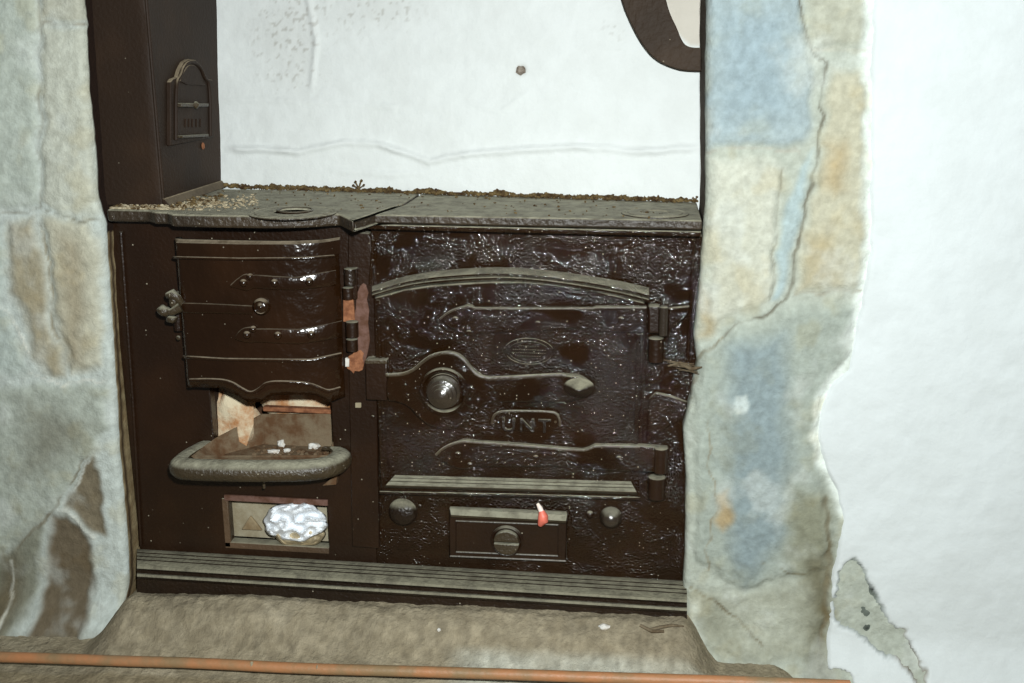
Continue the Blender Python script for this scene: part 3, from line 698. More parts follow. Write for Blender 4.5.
# ---- bowed firebox door -------------------------------------------------
def onbow(px, py, extra=0.0):
    Y = YF
    for _ in range(8): Y = bow(min(max(P(px, py, Y)[0], XA), XB), extra)
    return P(px, py, Y)
ztop = onbow(250, 241)[2]
botline = [(180, 386), (195, 387), (221, 388), (238, 396), (248, 402), (260, 402), (271, 395), (300, 394.5), (316, 395), (330, 402), (341, 398)]
bw = sorted([(onbow(a, b)[0], onbow(a, b)[2]) for a, b in botline])
rows_x = np.concatenate([np.linspace(XA, XA + .012, 6)[:-1], np.linspace(XA + .012, XF, 36)[:-1], XF + (XB - XF) * np.sin(np.linspace(0, PI / 2, 22))])
rows = []
nz = 16
for j in range(nz + 1):
    r = []
    for x in rows_x:
        zb_ = np.interp(x, [q[0] for q in bw], [q[1] for q in bw]); r.append((x, bow(x), zb_ + (ztop - zb_) * j / nz))
    rows.append(r)
D = G().sheet(rows).put('firebox_door', M['door'], R0, angle=50)
md = D.modifiers.new('thick', 'SOLIDIFY'); md.thickness = 0.008; md.offset = -1
def ensure_out(o, y_dir=-1):      # face normals toward the room
    me = o.data
    s = sum(p.normal.y * p.area for p in me.polygons)
    if s * y_dir < 0:
        me.flip_normals()
ensure_out(D)
def bowtube(line, r, name, extra=0.001, n=40, mat='door'):
    L = interp(line, n); return G().tube([onbow(a, b, extra) for a, b in L], r, 8).put(name, M[mat], D, angle=80)
# top band and mouldings
L1 = interp([(177, 242.5), (240, 244), (300, 244), (325, 242), (340, 239.5)], 40)
G().sheet([[onbow(a, b + 14, 0.0045) for a, b in L1], [onbow(a, b + 4, 0.0045) for a, b in L1], [onbow(a, b, 0.001) + np.array((0, -.003, 0)) for a, b in L1], [onbow(a, b - 2.5, -0.004) for a, b in L1]]).put('top_band', M['door'], D, angle=30)
bowtube([(173.5, 257.5), (240, 259), (300, 258.5), (334, 256)], 0.0022, 'door_bead', 0.006)
bowtube([(184, 357), (225, 359.5), (311, 360.5), (341, 354)], 0.0028, 'door_bead', 0.001)
bl_ = smooth_line([(190, 380), (212, 379.5), (229.5, 381), (242, 389), (251, 393.5), (259.6, 389), (267, 382), (290, 382), (309, 383.5), (320, 388), (328, 391.5), (340, 388)], 2)
G().tube([onbow(a, b, 0.001) for a, b in bl_], 0.0028, 8).put('door_bead', M['door'], D, angle=80)
def bowstrap(top, bot, name, thick=0.004):
    n = 34; a = interp(top, n); b = interp(bot, n)
    f = [[onbow(p[0], p[1], thick) for p in a], [onbow(p[0], p[1] + 1.0, thick + .001) for p in a], [onbow(q[0], q[1] - 1.0, thick + .001) for q in b], [onbow(q[0], q[1], thick) for q in b]]
    top_in = [onbow(p[0], p[1] - .6, -0.001) for p in a]; bot_in = [onbow(q[0], q[1] + .6, -0.001) for q in b]
    g = G().sheet([top_in] + f + [bot_in]); return g.put(name, M['door'], D, angle=40)
bowstrap([(230.5, 285), (236, 280), (243, 275), (247, 274), (251, 275.5), (255, 275), (275, 276.5), (296, 277.5), (315, 274), (336, 270.5)],
         [(230.5, 287), (236, 288), (243, 290), (247, 291), (251, 289), (255, 288), (275, 289.5), (296, 290), (315, 288), (336, 285)], 'hinge_strap')
bowstrap([(235, 337), (239, 331), (244, 328), (251, 327), (255, 329), (275, 329), (298, 329.5), (315, 327), (342, 321)],
         [(235, 339), (239, 341), (244, 342), (251, 343), (255, 342), (275, 343), (298, 344), (315, 342), (342, 337)], 'hinge_strap')
for px, py in ((243.5, 283), (274.6, 283), (309, 282), (247, 335), (278, 335.5), (311, 334.5)):
    c = onbow(px, py, 0.005); G().lathe(c, [(0.0062, -.002), (0.0062, 0.001), (0.005, 0.003), (0.0035, 0.0045), (0.001, 0.0055)], seg=14).put('rivet', M['door'], D, angle=80)
for cx_, cy_ in ((250, 277), (253, 329.5)):
    c = onbow(cx_, cy_, 0.004); G().lathe(c, [(0.0055, -.002), (0.005, 0.002), (0.001, 0.004)], seg=12).put('strap_scroll', M['door'], D, angle=80)
# latch bar with round boss and handle
bowstrap([(178, 303), (200, 303.5), (225, 304.5), (252, 306)], [(178, 313), (200, 313), (225, 313.5), (252, 314)], 'latch_bar', 0.0035)
c = onbow(261.5, 306.5, 0.002); G().lathe(c, [(0.013, -.002), (0.013, 0.003), (0.010, 0.006), (0.009, 0.005), (0.006, 0.006), (0.004, 0.009), (0.001, 0.010)], seg=24).put('latch_boss', M['door'], D, angle=60)
hl = G()
hl.tube([P(182, 304, -0.055), P(178, 298, -0.062), P(173, 294, -0.064), P(168, 296, -0.062)], [0.005, 0.006, 0.008, 0.006], 10)
hl.tube([P(163, 311, -0.062), P(172, 312, -0.064), P(181, 307, -0.06)], [0.0055, 0.006, 0.008], 10)
hl.add(*lump(P(164, 311, -0.063), (0.010, 0.009, 0.009), 2, 2, 0.4)); hl.add(*lump(P(172, 319, -0.06), (0.009, 0.008, 0.006), 4, 2, 0.4)); hl.add(*lump(P(174, 301, -0.058), (0.008, 0.008, 0.012), 6, 2, 0.3))
hl.put('latch_handle', M['dusty'], D, angle=80, label='dusty knuckled latch handle')
G().tube([P(176, 292, -0.03), P(178, 310, -0.03), P(179, 330, -0.03)], 0.007, 10).put('latch_keeper', M['iron'], R0)
rivet(178.5, 338, -0.028, 2.5, M['dusty'], R0)
# hinge knuckles
def knuckle(p0, p1, r, Y, parent, name='hinge_knuckle', mat='iron'):
    a = P(*p0, Y); b = P(*p1, Y); r = r * 0.00152; d = b - a
    t = [0, .04, .1, .9, .96, 1]; rr = [r * .7, r, r, r, r, r * .7]
    return G().tube([a + d * k for k in t], rr, 16).put(name, M[mat], parent, angle=35)
knuckle((350, 268), (350.5, 285), 6, -0.022, D, mat='plinth'); knuckle((348, 287), (348.5, 299), 5.5, -0.022, R0)
knuckle((352, 321), (352.5, 337), 6.5, -0.022, D); knuckle((352, 338.5), (352.5, 351), 6, -0.022, R0)
slab('hinge_leaf', [(345, 268), (357, 268), (357, 300), (345, 300)], -0.015, -0.005, M['iron'], R0, 0.002)

# ---- oven front panel ---------------------------------------------------
slab('oven_front', [(371, 229), (704, 236), (704, 300), (699, 400), (692, 600), (378, 590), (371, 400)], 0.0, 0.02, M['ovenp'], R0, 0.001)
G().tube([P(694, 240, -0.001), P(690.5, 310, -0.001), P(688, 360, -0.001)], 0.0028).put('panel_bead', M['ovenp'], R0)
G().tube([P(373, 240, -0.010), P(370, 285, -0.010)], 0.0025).put('panel_bead', M['ovenp'], R0)

# oven door
doorpoly = [(382, 296), (403, 290), (430, 286), (455, 284), (490, 282), (526, 282), (561, 285), (596, 290.5), (645, 303), (644, 360), (641, 420), (639, 497), (381, 492), (378, 430), (375, 360), (374, 298)]
OD = slab('oven_door', doorpoly, -0.016, -0.001, M['oven'], R0, 0.0025)
# arched hood moulding
top_l = smooth_line([(372, 286), (403, 276.5), (430, 271.5), (455, 269), (480, 267.5), (508, 267), (535, 269), (561, 271.5), (614, 279.5), (649, 287.5)], 1)
low_l = smooth_line([(373, 298), (403, 289), (430, 285), (455, 283), (480, 281.5), (508, 281), (535, 283), (561, 286), (614, 295), (649, 304)], 1)
n = 50; A = interp(top_l, n); Bn = interp(low_l, n)
def mixp(k): return [(a[0], a[1] * (1 - k) + b[1] * k) for a, b in zip(A, Bn)]
prof_ = [(0.0, -0.006), (0.15, -0.016), (0.32, -0.026), (0.46, -0.031), (0.56, -0.031), (0.62, -0.024), (0.68, -0.021), (0.76, -0.024), (0.88, -0.023), (1.0, -0.014)]
hood = G().sheet([[P(a, b, y) for a, b in mixp(k)] for k, y in prof_]).put('door_hood', M['oven'], OD, angle=28, label='arched moulding over the oven door')
# end cap of hood
pr = [P(649, 287.5 + 16.5 * k, y) for k, y in prof_]; G().add([tuple(q) for q in pr] + [tuple(P(649, 304, 0)), tuple(P(649, 287.5, 0))], [tuple(range(len(pr) + 2))]).put('hood_end', M['oven'], OD)
pr = [P(372, 286 + 12 * k, y) for k, y in prof_]; G().add([tuple(q) for q in pr] + [tuple(P(372, 298, 0)), tuple(P(372, 286, 0))], [tuple(range(len(pr) + 2))]).put('hood_end', M['oven'], OD)
# raised border of the door
G().tube([P(378, 300, -0.017), P(380, 360, -0.017), P(384, 430, -0.017), P(387, 476, -0.017)], 0.003).put('door_bead', M['oven'], OD)
G().tube([P(384, 304, -0.016), P(386, 360, -0.016), P(389, 430, -0.016), P(391, 470, -0.016)], 0.0022).put('door_bead', M['oven'], OD)
G().tube([P(639, 334, -0.017), P(637, 400, -0.017), P(636, 444, -0.017)], 0.0035).put('door_bead', M['oven'], OD)
G().tube([P(645, 306, -0.015), P(644, 360, -0.015), P(641, 420, -0.015), P(639, 497, -0.015)], 0.003).put('door_bead', M['oven'], OD)
G().tube([P(629, 334, -0.0165), P(628, 400, -0.0165), P(627, 444, -0.0165)], 0.002).put('door_bead', M['oven'], OD)
G().tube([P(380, 492.5, -0.017), P(510, 495, -0.017), P(640, 498.5, -0.017)], 0.0028).put('door_bead', M['oven'], OD)
# dusty sill: sloping ledge at the foot of the door with three reeds
def sill(k): return [(a, b) for a, b in interp([(395 - 10 * k, 475 + 11 * k), (631 + 6 * k, 481.5 + 11.5 * k)], 12)]
G().sheet([[P(a, b, y) for a, b in sill(k)] for k, y in ((0, -0.016), (0.18, -0.021), (0.25, -0.0235), (0.3, -0.0225), (0.5, -0.027), (0.55, -0.030), (0.6, -0.029), (0.8, -0.034), (0.92, -0.038), (1.0, -0.037), (1.12, -0.028), (1.15, -0.016))]).put('door_sill', M['dusty'], OD, angle=25, label='dust-coated reeded ledge along the door foot')

def strap(poly, rivets, Yf=-0.028, name='hinge_strap'):
    slab(name, poly, Yf, -0.015, M['oven'], OD, 0.002)
    for px, py, r in rivets: rivet(px, py, Yf, r, M['oven'], OD)
strap([(439.5, 319), (444, 315), (448.5, 312), (455, 309), (462, 307), (467, 305), (471, 306), (474, 308.5), (592, 308.5), (596, 307), (647, 307.5), (647, 333), (596, 332), (592, 328.5), (540, 331), (477, 334), (474, 336), (468, 336), (464, 334), (458, 332), (450, 328), (444, 323)],
      [(455.5, 320, 3.6), (538, 324, 3.2), (621, 320, 3.4), (469, 333, 3)])
strap([(435, 455), (441, 450), (448, 446), (455, 443.5), (462, 441), (468, 441), (474, 442), (520, 445), (582, 450.5), (588, 449), (595, 445.5), (640, 446), (668, 448), (668, 473), (640, 472), (594, 470), (588, 467), (540, 467), (477, 466.5), (470, 469), (460, 469.5), (450, 466), (441, 460)],
      [(458, 455, 3.6), (536, 458, 3.2), (619, 459, 3.4), (470, 465, 3)])
# dusted upper lips of the straps
def lip(line, r, Y, mat='dusty'): return G().tube([P(a, b, Y) for a, b in smooth_line(line, 1)], r, 8).put('strap_lip', M[mat], OD)
lip([(440, 319), (449, 312), (463, 307), (471, 307), (476, 309), (592, 309), (597, 308), (646, 308)], 0.0016, -0.0268)
lip([(436, 455), (442, 449), (452, 444), (463, 441.5), (470, 442), (520, 445.5), (582, 451), (590, 449), (596, 446), (640, 447)], 0.0022, -0.0268)
# latch bar
latch = smooth_poly([(386, 376), (396, 375), (406, 374), (414, 370), (421, 363), (430, 357), (440, 353.5), (450, 353), (460, 356.5), (467, 364), (473, 372), (484, 379), (500, 378.5), (560, 375), (568, 376), (577, 376), (587, 381), (596, 389.5), (588, 396), (577, 400), (566, 403), (500, 402), (486, 404), (477, 411), (470, 420), (460, 428), (446, 430), (430, 427), (418, 418), (408, 406), (396, 402), (386, 401)], 1)
LB = slab('latch_bar', latch, -0.031, -0.014, M['oven'], OD, 0.0025)
lip([(386, 375), (398, 375), (407, 373), (415, 369), (423, 361.5), (433, 355), (444, 352.7), (455, 354), (464, 360), (470, 368), (477, 375.5), (487, 378.5), (500, 378), (560, 374.5), (566, 376)], 0.0028, -0.0298)
cK = P(444, 391, -0.031)
G().lathe(cK, [(0.038, -.001), (0.038, 0.004), (0.036, 0.006), (0.033, 0.006), (0.031, 0.003), (0.029, 0.002), (0.028, 0.003)], seg=40).put('knob_ring', M['oven'], OD, angle=40)
G().lathe(cK, [(0.026, 0), (0.026, 0.006), (0.022, 0.009), (0.0225, 0.016), (0.0225, 0.019), (0.018, 0.021), (0.0175, 0.024), (0.0125, 0.0265), (0.012, 0.029), (0.006, 0.032), (0.001, 0.033)], seg=40).put('door_knob', M['knob'], OD, angle=30, label='turned stepped knob of the oven latch')
cD = P(579, 388, -0.031)
G().lathe(cD, [(0.020, 0), (0.0175, 0.003), (0.014, 0.006), (0.009, 0.010), (0.004, 0.0145), (0.001, 0.0155)], seg=24, sx=1.2, sz=0.8).put('latch_boss', M['plinth'], OD, angle=40)
slab('latch_catch', [(365, 361), (387, 361), (387, 401), (366, 400)], -0.028, -0.006, M['iron'], R0, 0.002)
slab('catch_top', [(365, 360), (387, 360), (387, 364), (365, 364)], -0.029, -0.006, M['dusty'], R0, 0.001)
# oval badge with three worn lines of raised lettering
ce = P(529, 352, -0.0165)
g = G(); rx, rz = 0.037, 0.0205
g.tube([(ce[0] + rx * math.cos(t), ce[1], ce[2] + rz * math.sin(t)) for t in np.linspace(0, 2 * PI, 49)[:-1]], 0.0017, 8, True)
g.tube([(ce[0] + rx * .84 * math.cos(t), ce[1], ce[2] + rz * .80 * math.sin(t)) for t in np.linspace(0, 2 * PI, 49)[:-1]], 0.0009, 6, True)
BD = g.put('oval_badge', M['oven'], OD)
g = G(); rnd = random.Random(3)
for zz, half in ((0.0085, .016), (0.0025, .025), (-0.0025, .026), (-0.0075, .018)):
    x = -half
    while x < half:
        w_ = rnd.choice((.0016, .0022, .0028)); hh = .0013
        g.box(ce[0] + x, ce[0] + x + w_, ce[1] - .0018, ce[1] + .002, ce[2] + zz - hh, ce[2] + zz + hh); x += w_ + .0012
g.put('worn_lettering', M['oven'], OD)
# name plate with raised letters
npoly = smooth_poly([(492, 430), (491, 420), (495, 413), (503, 410.5), (552, 411), (560, 415), (561, 422), (560, 432)], 1)
slab('name_plate', npoly, -0.020, -0.014, M['oven'], OD, 0.001)
g = G(); ln = smooth_line([(492, 424), (493, 416), (499, 412), (505, 411), (550, 411.5), (557, 414), (560, 420), (560, 426)], 2)
g.tube([P(a, b, -0.021) for a, b in ln], 0.002, 8); g.put('plate_rim', M['dusty'], OD)
rivet(495, 421, -0.018, 2.6, M['dusty'], OD); rivet(555.5, 421.5, -0.018, 2.6, M['dusty'], OD)
fc = bpy.data.curves.new('raised_letters', 'FONT'); fc.body = 'UNT'; fc.size = 0.036; fc.extrude = 0.0016; fc.bevel_depth = 0.0004; fc.align_x = 'CENTER'; fc.space_character = 1.25
fc.materials.append(M['plinth'])
fo = bpy.data.objects.new('raised_letters', fc); COL.objects.link(fo); fo.parent = OD
fo.location = Vector(tuple(P(526, 431.5, -0.0215))) - ORG[OD.name]; fo.rotation_euler = (PI / 2, 0, 0); fo.scale = (0.92, 0.85, 1)
bpy.context.view_layer.update()
lm = bpy.data.meshes.new_from_object(fo.evaluated_get(bpy.context.evaluated_depsgraph_get()))
lo_ = bpy.data.objects.new('lettering', lm); COL.objects.link(lo_); lo_.parent = OD; lo_.location = fo.location; lo_.rotation_euler = fo.rotation_euler; lo_.scale = fo.scale
bpy.data.objects.remove(fo)
slab('plate_hood', smooth_poly([(470, 410), (484, 402), (500, 400), (562, 401.5), (568, 405), (560, 407), (500, 405), (488, 406), (476, 414)], 1), -0.020, -0.014, M['oven'], OD, 0.0015)
# oven hinges at the right
slab('hinge_socket', [(648, 306), (660, 306), (660, 334), (648, 334)], -0.020, -0.001, M['iron'], R0, 0.003)
knuckle((664, 306), (663, 336), 4.5, -0.026, OD, mat='knob'); knuckle((656, 337), (655.5, 362), 7.5, -0.020, R0)
knuckle((661, 447), (660.5, 473), 7, -0.026, OD); knuckle((657, 476), (656.5, 498), 9, -0.018, R0)
slab('hinge_bracket', [(668, 308), (690, 306), (689, 316), (672, 330), (668, 350)], -0.010, -0.001, M['ovenp'], R0, 0.003)
slab('hinge_bracket', [(648, 400), (656, 392), (672, 396), (688, 402), (686, 418), (668, 428), (652, 440), (646, 444)], -0.008, -0.001, M['ovenp'], R0, 0.005)

# ---- soot door ----------------------------------------------------------
SD = slab('soot_door', [(449, 508), (567, 513), (566, 562), (449, 557)], -0.010, -0.001, M['iron'], R0, 0.002)
G().sheet([[P(450 + 117 * t, 507 + 6 * t, -0.010) for t in np.linspace(0, 1, 8)], [P(450 + 117 * t, 509 + 6 * t, -0.016) for t in np.linspace(0, 1, 8)], [P(451 + 115 * t, 515 + 6 * t, -0.024) for t in np.linspace(0, 1, 8)], [P(451 + 115 * t, 517 + 6 * t, -0.022) for t in np.linspace(0, 1, 8)], [P(451 + 115 * t, 517 + 6 * t, -0.008) for t in np.linspace(0, 1, 8)]]).put('door_ledge', M['dusty'], SD, angle=20, label='dusty ledge over the soot door')
def frame_px(L, r, Y, name, parent, mat='iron'): return G().tube([P(a, b, Y) for a, b in L], r, 6, True).put(name, M[mat], parent)
frame_px([(456, 521), (558, 525), (558, 556), (456, 552)], 0.0016, -0.0105, 'door_bead', SD)
frame_px([(450, 509), (567, 515), (566, 561), (450, 556)], 0.0022, -0.009, 'door_bead', SD)
cS = P(507, 540.5, -0.010)
G().lathe(cS, [(0.0265, 0), (0.0265, 0.003), (0.024, 0.005), (0.022, 0.004), (0.0215, 0.003)], seg=32).put('knob_ring', M['iron'], SD, angle=40)
g = G()
for s in (1, -1):                                     # split disc: slotted knob
    pr = [(0, 0)]; 
    poly = [(0.0205 * math.cos(t), s * 0.0016 + s * 0.019 * math.sin(t)) for t in np.linspace(0.0, PI, 17)]
    g.prism([(cS[0] + x, cS[1] - 0.011, cS[2] + z) for x, z in poly], (0, 0.010, 0))
g.put('slotted_knob', M['dusty'], SD, bevel=.0015, label='round slotted knob, worn bright')
# round bosses either side of the soot door
cB = P(611, 517, 0); G().lathe(cB, [(0.018, 0), (0.018, 0.004), (0.014, 0.010), (0.012, 0.016), (0.006, 0.019), (0.001, 0.020)], seg=24).put('round_boss', M['knob'], R0, angle=60)
cB = P(403, 512, 0); G().lathe(cB, [(0.024, 0), (0.023, 0.004), (0.018, 0.009), (0.009, 0.012), (0.001, 0.013)], seg=24).put('round_boss', M['plinth'], R0, angle=60)
G().lathe(P(590, 514, 0), [(0.006, 0), (0.006, 0.004), (0.001, 0.006)], seg=12).put('rivet', M['iron'], R0, angle=80)
for px, py in ((373, 417), (420, 506)): rivet(px, py, -0.008, 2, M['iron'], R0)

# ---- plinth -------------------------------------------------------------
def plrow(py_l, py_r, Y, n=26):
    out = []
    for t in np.linspace(0, 1, n):
        px = 137 + (687 - 137) * t; p = P(px, py_l + (py_r - py_l) * t, Y); out.append((p[0], Y, p[2]))
    return out
rows = [plrow(549, 581, -0.0), plrow(550, 582.5, -0.012), plrow(552, 585, -0.020), plrow(553, 586, -0.0195), plrow(555.5, 589, -0.029), plrow(556.5, 590, -0.028), plrow(559, 593, -0.037), plrow(560, 594, -0.0365),
        plrow(563.5, 598, -0.048), plrow(566, 600, -0.054), plrow(568.5, 602.5, -0.056), plrow(570, 604.5, -0.050), plrow(573, 607.5, -0.050), plrow(574, 608.5, -0.057), plrow(576.5, 611, -0.059), plrow(578, 612.5, -0.055), plrow(579, 614, -0.048), plrow(625, 655, -0.048)]
PL = G().sheet(rows).put('plinth', M['plinth'], R0, angle=22, label='reeded plinth with dusty top')
ensure_out(PL)

# ================================================================== LOOSE THINGS
# foil dish in the ash opening
fd = root('foil_dish', tuple(P(297, 545, -0.006)), 'crumpled silver foil dish wedged in the small ash opening', 'foil dish')
def crumple(cx, cy, rx, ry, Yc, amp, seed, nr=18, ns=64, th0=0, th1=2 * PI):
    rows = []
    for i in range(nr + 1):
        r = i / nr; row = []
        for k in range(ns + 1):
            t = th0 + (th1 - th0) * k / ns
            kk = 0 if (k == ns and abs(th1 - th0 - 2 * PI) < 1e-6) else k
            tt = th0 + (th1 - th0) * kk / ns
            e = 1 + 0.16 * noise.noise(Vector((math.cos(tt) * 2, math.sin(tt) * 2, seed)))
            px = cx + rx * r * e * math.cos(tt); py = cy + ry * r * e * math.sin(tt)
            q = Vector((px * 0.085, py * 0.10, seed)); rd = abs(noise.noise(q)) * 1.9 + 0.3 * abs(noise.noise(q * 2.3))
            Y = Yc + 0.014 * r ** 3 - amp * (0.6 - rd) - (0.004 if 0.86 < r < 0.97 else 0)
            row.append(tuple(P(px, py, Y)))
        rows.append(row)
    return G().sheet(rows)
o = crumple(295, 522, 32, 19.5, -0.012, 0.020, 3.0).put('foil_bowl', M['foil'], fd, angle=28); md = o.modifiers.new('t', 'SOLIDIFY'); md.thickness = .0006
o = crumple(300, 534, 26, 13, -0.004, 0.010, 8.0).put('foil_lip', M['foiltan'], fd, angle=28, label='dirty tan lower lip'); md = o.modifiers.new('t', 'SOLIDIFY'); md.thickness = .0006
# chips of plaster lying in the ash shelf
chips = [((288, 437), (.0065, .005, .0075), 'largest white plaster chip, upright at the back of the ash shelf'), ((274, 449.5), (.011, .006, .0035), 'flat pale plaster chip nearest the front rim of the ash shelf'),
         ((287, 449), (.006, .005, .004), 'small cream chip beside the flat chip on the ash shelf'), ((316, 443), (.010, .006, .006), 'lumpy white chip at the right end of the ash shelf')]
for i, ((px, py), s, lab) in enumerate(chips):
    p = PZ(px, py + 1.5, zfl + 0.004)
    if p[1] > 0.045: p = np.array((p[0], 0.04, p[2]))
    v, f = lump((p[0], p[1], zfl + s[2] * 0.9), s, 11 + i * 3, 2, 0.6); G().add(v, f).put('plaster_chip', M['chip'], None, smooth=False, label=lab, cat='plaster chip', group='plaster chips on the ash shelf')
# ash crust in the tray and crumbs along the back of the hob: uncountable
g = G(); rnd = random.Random(5)
for i in range(140):
    x = rnd.uniform(bL[0] + .0, fx1 - .012); y = rnd.uniform(-0.035, 0.04); s = rnd.uniform(.0015, .0045)
    v, f = lump((x, y, zfl + s * .5), (s, s, s * .7), i, 1, .5); g.add(v, f)
g.put('ash_crumbs', M['ash'], None, smooth=False, label='loose brown ash crumbs in the ash shelf', cat='ash', kind='stuff')
g = G()
for i in range(2600):
    t = rnd.random()
    if t < 0.84:
        x = rnd.uniform(-0.36, 0.46); y = backY(x) - abs(rnd.gauss(0, 0.006)) - .001; s = .0009 + .0026 * rnd.random() ** 2
    elif t < 0.94:
        x = rnd.uniform(-0.455, -0.30); y = rnd.uniform(-0.042, 0.0) if x < -0.36 else rnd.uniform(-0.03, 0.12); s = rnd.uniform(.001, .003)
    else:
        x = rnd.uniform(-0.4, 0.42); y = rnd.uniform(-0.03, backY(x)); s = rnd.uniform(.0008, .0018)
    if x < xr + .006 and y > -.004: y = rnd.uniform(-.03, -.006)
    x = max(x, hl_ + .006)
    if x < -0.34 and rnd.random() < 0.6: continue
    pile = 0.009 * max(0, 1 - (backY(x) - y) / 0.018) * (0.5 + noise.noise(Vector((x * 25, 0, 0))))
    v, f = lump((x, y, HZ + s * .6 + rnd.uniform(0, max(pile, 0))), (s * rnd.uniform(.7, 1.8), s * rnd.uniform(.7, 1.4), s * rnd.uniform(.5, 1.2)), i * 1.3, 1, .9); g.add(v, f)
g.put('soot_crumbs', M['crumb'], None, smooth=False, label='brown soot and mortar crumbs strewn along the back of the hob', cat='debris', kind='stuff')
# pale mortar spill on the left end of hob
g = G()
for i in range(700):
    px = 108 + 150 * rnd.random() ** 1.4; py = 210 - (px - 108) * 0.06 + rnd.gauss(0, 3.0)
    p = PZ(px, py, HZ + .001); s = .0008 + .0022 * rnd.random() ** 2
    if p[0] < xr + .008: p[1] = min(p[1], -.005)
    p[1] = max(p[1], -.038); p[0] = max(p[0], hl_ + .005)
    v, f = lump((p[0], p[1], HZ + s * .5), (s * 1.3, s, s * .7), i * 1.7, 1, .5); g.add(v, f)
g.put('mortar_spill', M['chip'] if False else rough_mat('pale_mortar_grit', srgb(190, 178, 150), srgb(130, 112, 84), 80, .95, .5), None, smooth=False, label='pale mortar grit spilled on the hob beside the flue casing', cat='debris', kind='stuff')
# dry sprig standing at the back of the hob
g = G(); b0 = PB(359, 198, -0.012); b0[2] = HZ
g.tube([b0, b0 + np.array((.001, -.001, .008)), b0 + np.array((.004, -.002, .017))], 0.0012, 6)
for dx, dz in ((-.008, .012), (.006, .020), (-.004, .018), (.010, .013)):
    g.tube([b0 + np.array((.001, -.001, .006)), b0 + np.array((dx, -.003, dz))], 0.001, 5); g.add(*lump(b0 + np.array((dx, -.003, dz)), (.0026, .002, .0022), dx * 900, 1, .4))
g.put('dry_sprig', M['crumb'], None, label='tiny dry dark sprig standing at the back edge of the hob', cat='sprig')
# pink drip
pd = root('wax_drip', tuple(P(542, 524, -0.026)), 'salmon pink and white drip on the soot door ledge', 'wax drip')
g = G(); a = [P(537.5, 503.5, -0.020), P(540, 508, -0.023), P(542, 513, -0.026)]; g.tube(a, [.0025, .004, .0045], 10); g.put('drip_tip', M['pinkpale'], pd, label='white upper end')
g = G(); g.tube([P(541.5, 511, -0.0255), P(543, 516, -0.0275), P(543, 520, -0.027), P(540, 525, -0.025)], [.0045, .008, .0085, .004], 12); g.put('drip_body', M['pink'], pd, label='salmon pink lower end')
# nail stub in back wall
c = PB(521, 70, -0.002); g = G(); g.add(*lump((c[0], c[1] - .001, c[2]), (.008, .004, .007), 9, 2, .5)); g.put('masonry_nail', rough_mat('dull_metal', srgb(150, 140, 128), srgb(90, 76, 64), 90, .7, .4), None, label='small brown nail stub in the middle of the white recess wall', cat='nail')
# copper pipe along the front of the hearth
pl = [(-40, 655.5), (0, 657), (60, 658.5), (120, 661), (200, 663), (300, 668.5), (400, 671), (500, 674), (600, 677.5), (700, 680.5), (790, 683.5), (850, 686)]
pp = [P(a, b, -0.185) for a, b in pl]
CP = root('copper_pipe', tuple(pp[5] - np.array((0, 0, 0.0075))), 'long tarnished orange copper pipe lying along the foot of the hearth', 'pipe')
G().tube(smooth_line([tuple(p) for p in pp], 1), 0.0083, 14).put('pipe_run', M['copper'], CP)
for a, b in ((253, 665.5), (318, 669.5)):
    q = P(a, b, -0.185) + np.array((0, -.0035, .004)); G().add(*lump(q, (.003, .004, .005), a, 2, .6)).put('mortar_splash', M['greyplate'], CP, label='pale mortar splash on the pipe')
# floor pebbles and twigs near the right foot of the range
def on_floor(px, py):
    z = -0.03
    for _ in range(12):
        p = PZ(px, py, z); z = 0.5 * z + 0.5 * floor_h(p[0], p[1])
    return PZ(px, py, z)
for (px, py), s, lab in (((604, 629), (.008, .005, .005), 'pale pebble on the mortar hearth below the oven'), ((439, 631), (.003, .003, .003), 'tiny white pebble on the hearth below the soot door')):
    p = on_floor(px, py); G().add(*lump((p[0], p[1], p[2] + s[2] * .7), s, px, 2, .5)).put('pebble', M['chip'], None, smooth=False, label=lab, cat='pebble')
for L, lab in (([(648, 632), (660, 629), (672, 627), (684, 628)], 'longer brown twig lying by the right foot of the range'), ([(640, 627), (652, 633), (664, 633)], 'short curled twig in front of the longer twig by the right pier')):
    q = [on_floor(a, b) + np.array((0, 0, .003)) for a, b in L]; G().tube(q, [.0025, .003, .0025, .001][:len(q)], 6).put('twig', M['twig'], None, label=lab, cat='twig')
q = [P(668, 366, -0.014), P(680, 363, -0.020), P(692, 369, -0.034), P(702, 367, -0.042)]
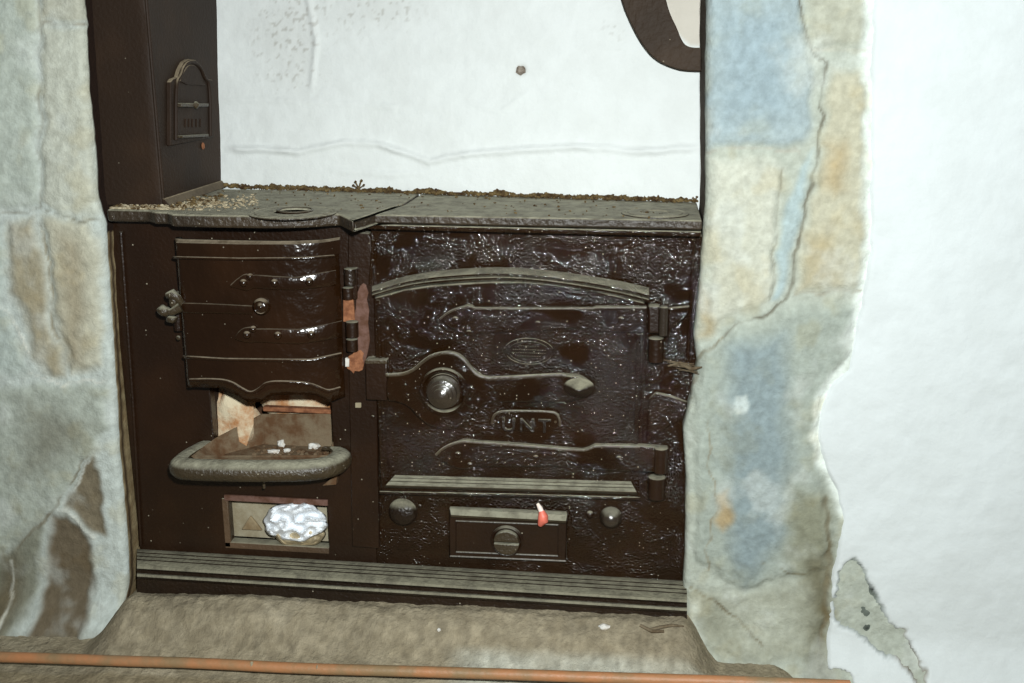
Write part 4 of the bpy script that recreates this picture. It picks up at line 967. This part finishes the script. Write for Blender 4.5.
g = G().tube(q, [.0012, .003, .0035, .001], 8)
for dx in range(6):
    a = P(664 + dx * 3, 360 + dx * 2, -0.012); b = P(694 + dx, 364 + dx * 2, -0.034); g.tube([a, (a + b) / 2 + np.array((0, -.003, .002 * (dx % 2))), b], 0.0007, 5)
g.put('dry_stalk', M['twig'], None, label='dusty dry stalk caught between the oven hinge and the stone pier', cat='stalk')

# ================================================================== CAMERA, LIGHT
cd = bpy.data.cameras.new('camera'); cam = bpy.data.objects.new('camera', cd); COL.objects.link(cam)
cd.sensor_width = 36.0; cd.sensor_fit = 'HORIZONTAL'; cd.lens = FPX / 1024 * 36.0; cd.clip_start = 0.01
# world axes expressed: columns = camera right, up, back
right = RM @ np.array([1, 0, 0]); up = RM @ np.array([0, -1, 0]); back = RM @ np.array([0, 0, -1])
mw = Matrix(((right[0], up[0], back[0], CAM[0]), (right[1], up[1], back[1], CAM[1]), (right[2], up[2], back[2], CAM[2]), (0, 0, 0, 1)))
cam.matrix_world = mw; scene.camera = cam
def area(name, loc, target, size, power, col, shape='DISK'):
    ld = bpy.data.lights.new(name, 'AREA'); ld.shape = shape; ld.size = size; ld.energy = power; ld.color = col
    o = bpy.data.objects.new(name, ld); COL.objects.link(o); o.location = loc
    o.rotation_euler = (Vector(target) - Vector(loc)).to_track_quat('-Z', 'Y').to_euler(); return o
area('camera_flash', (0.44, -1.56, 1.00), (0.10, 0, 0.45), 0.05, 37, (0.95, 1.0, 0.995))
area('soft_upper_right', (1.3, -1.6, 1.9), (0.1, 0, 0.4), 1.0, 3, (0.95, 0.98, 1.0))  # weak broad light from high on the right
w = bpy.data.worlds.new('room_ambient'); scene.world = w; w.use_nodes = True
bg = w.node_tree.nodes['Background']; bg.inputs[0].default_value = (0.68, 0.66, 0.60, 1); bg.inputs[1].default_value = 0.11
scene.view_settings.view_transform = 'Standard'; scene.view_settings.look = 'None'
scene.view_settings.gamma = 1.0; scene.view_settings.use_curve_mapping = False; scene.view_settings.exposure = 0.0
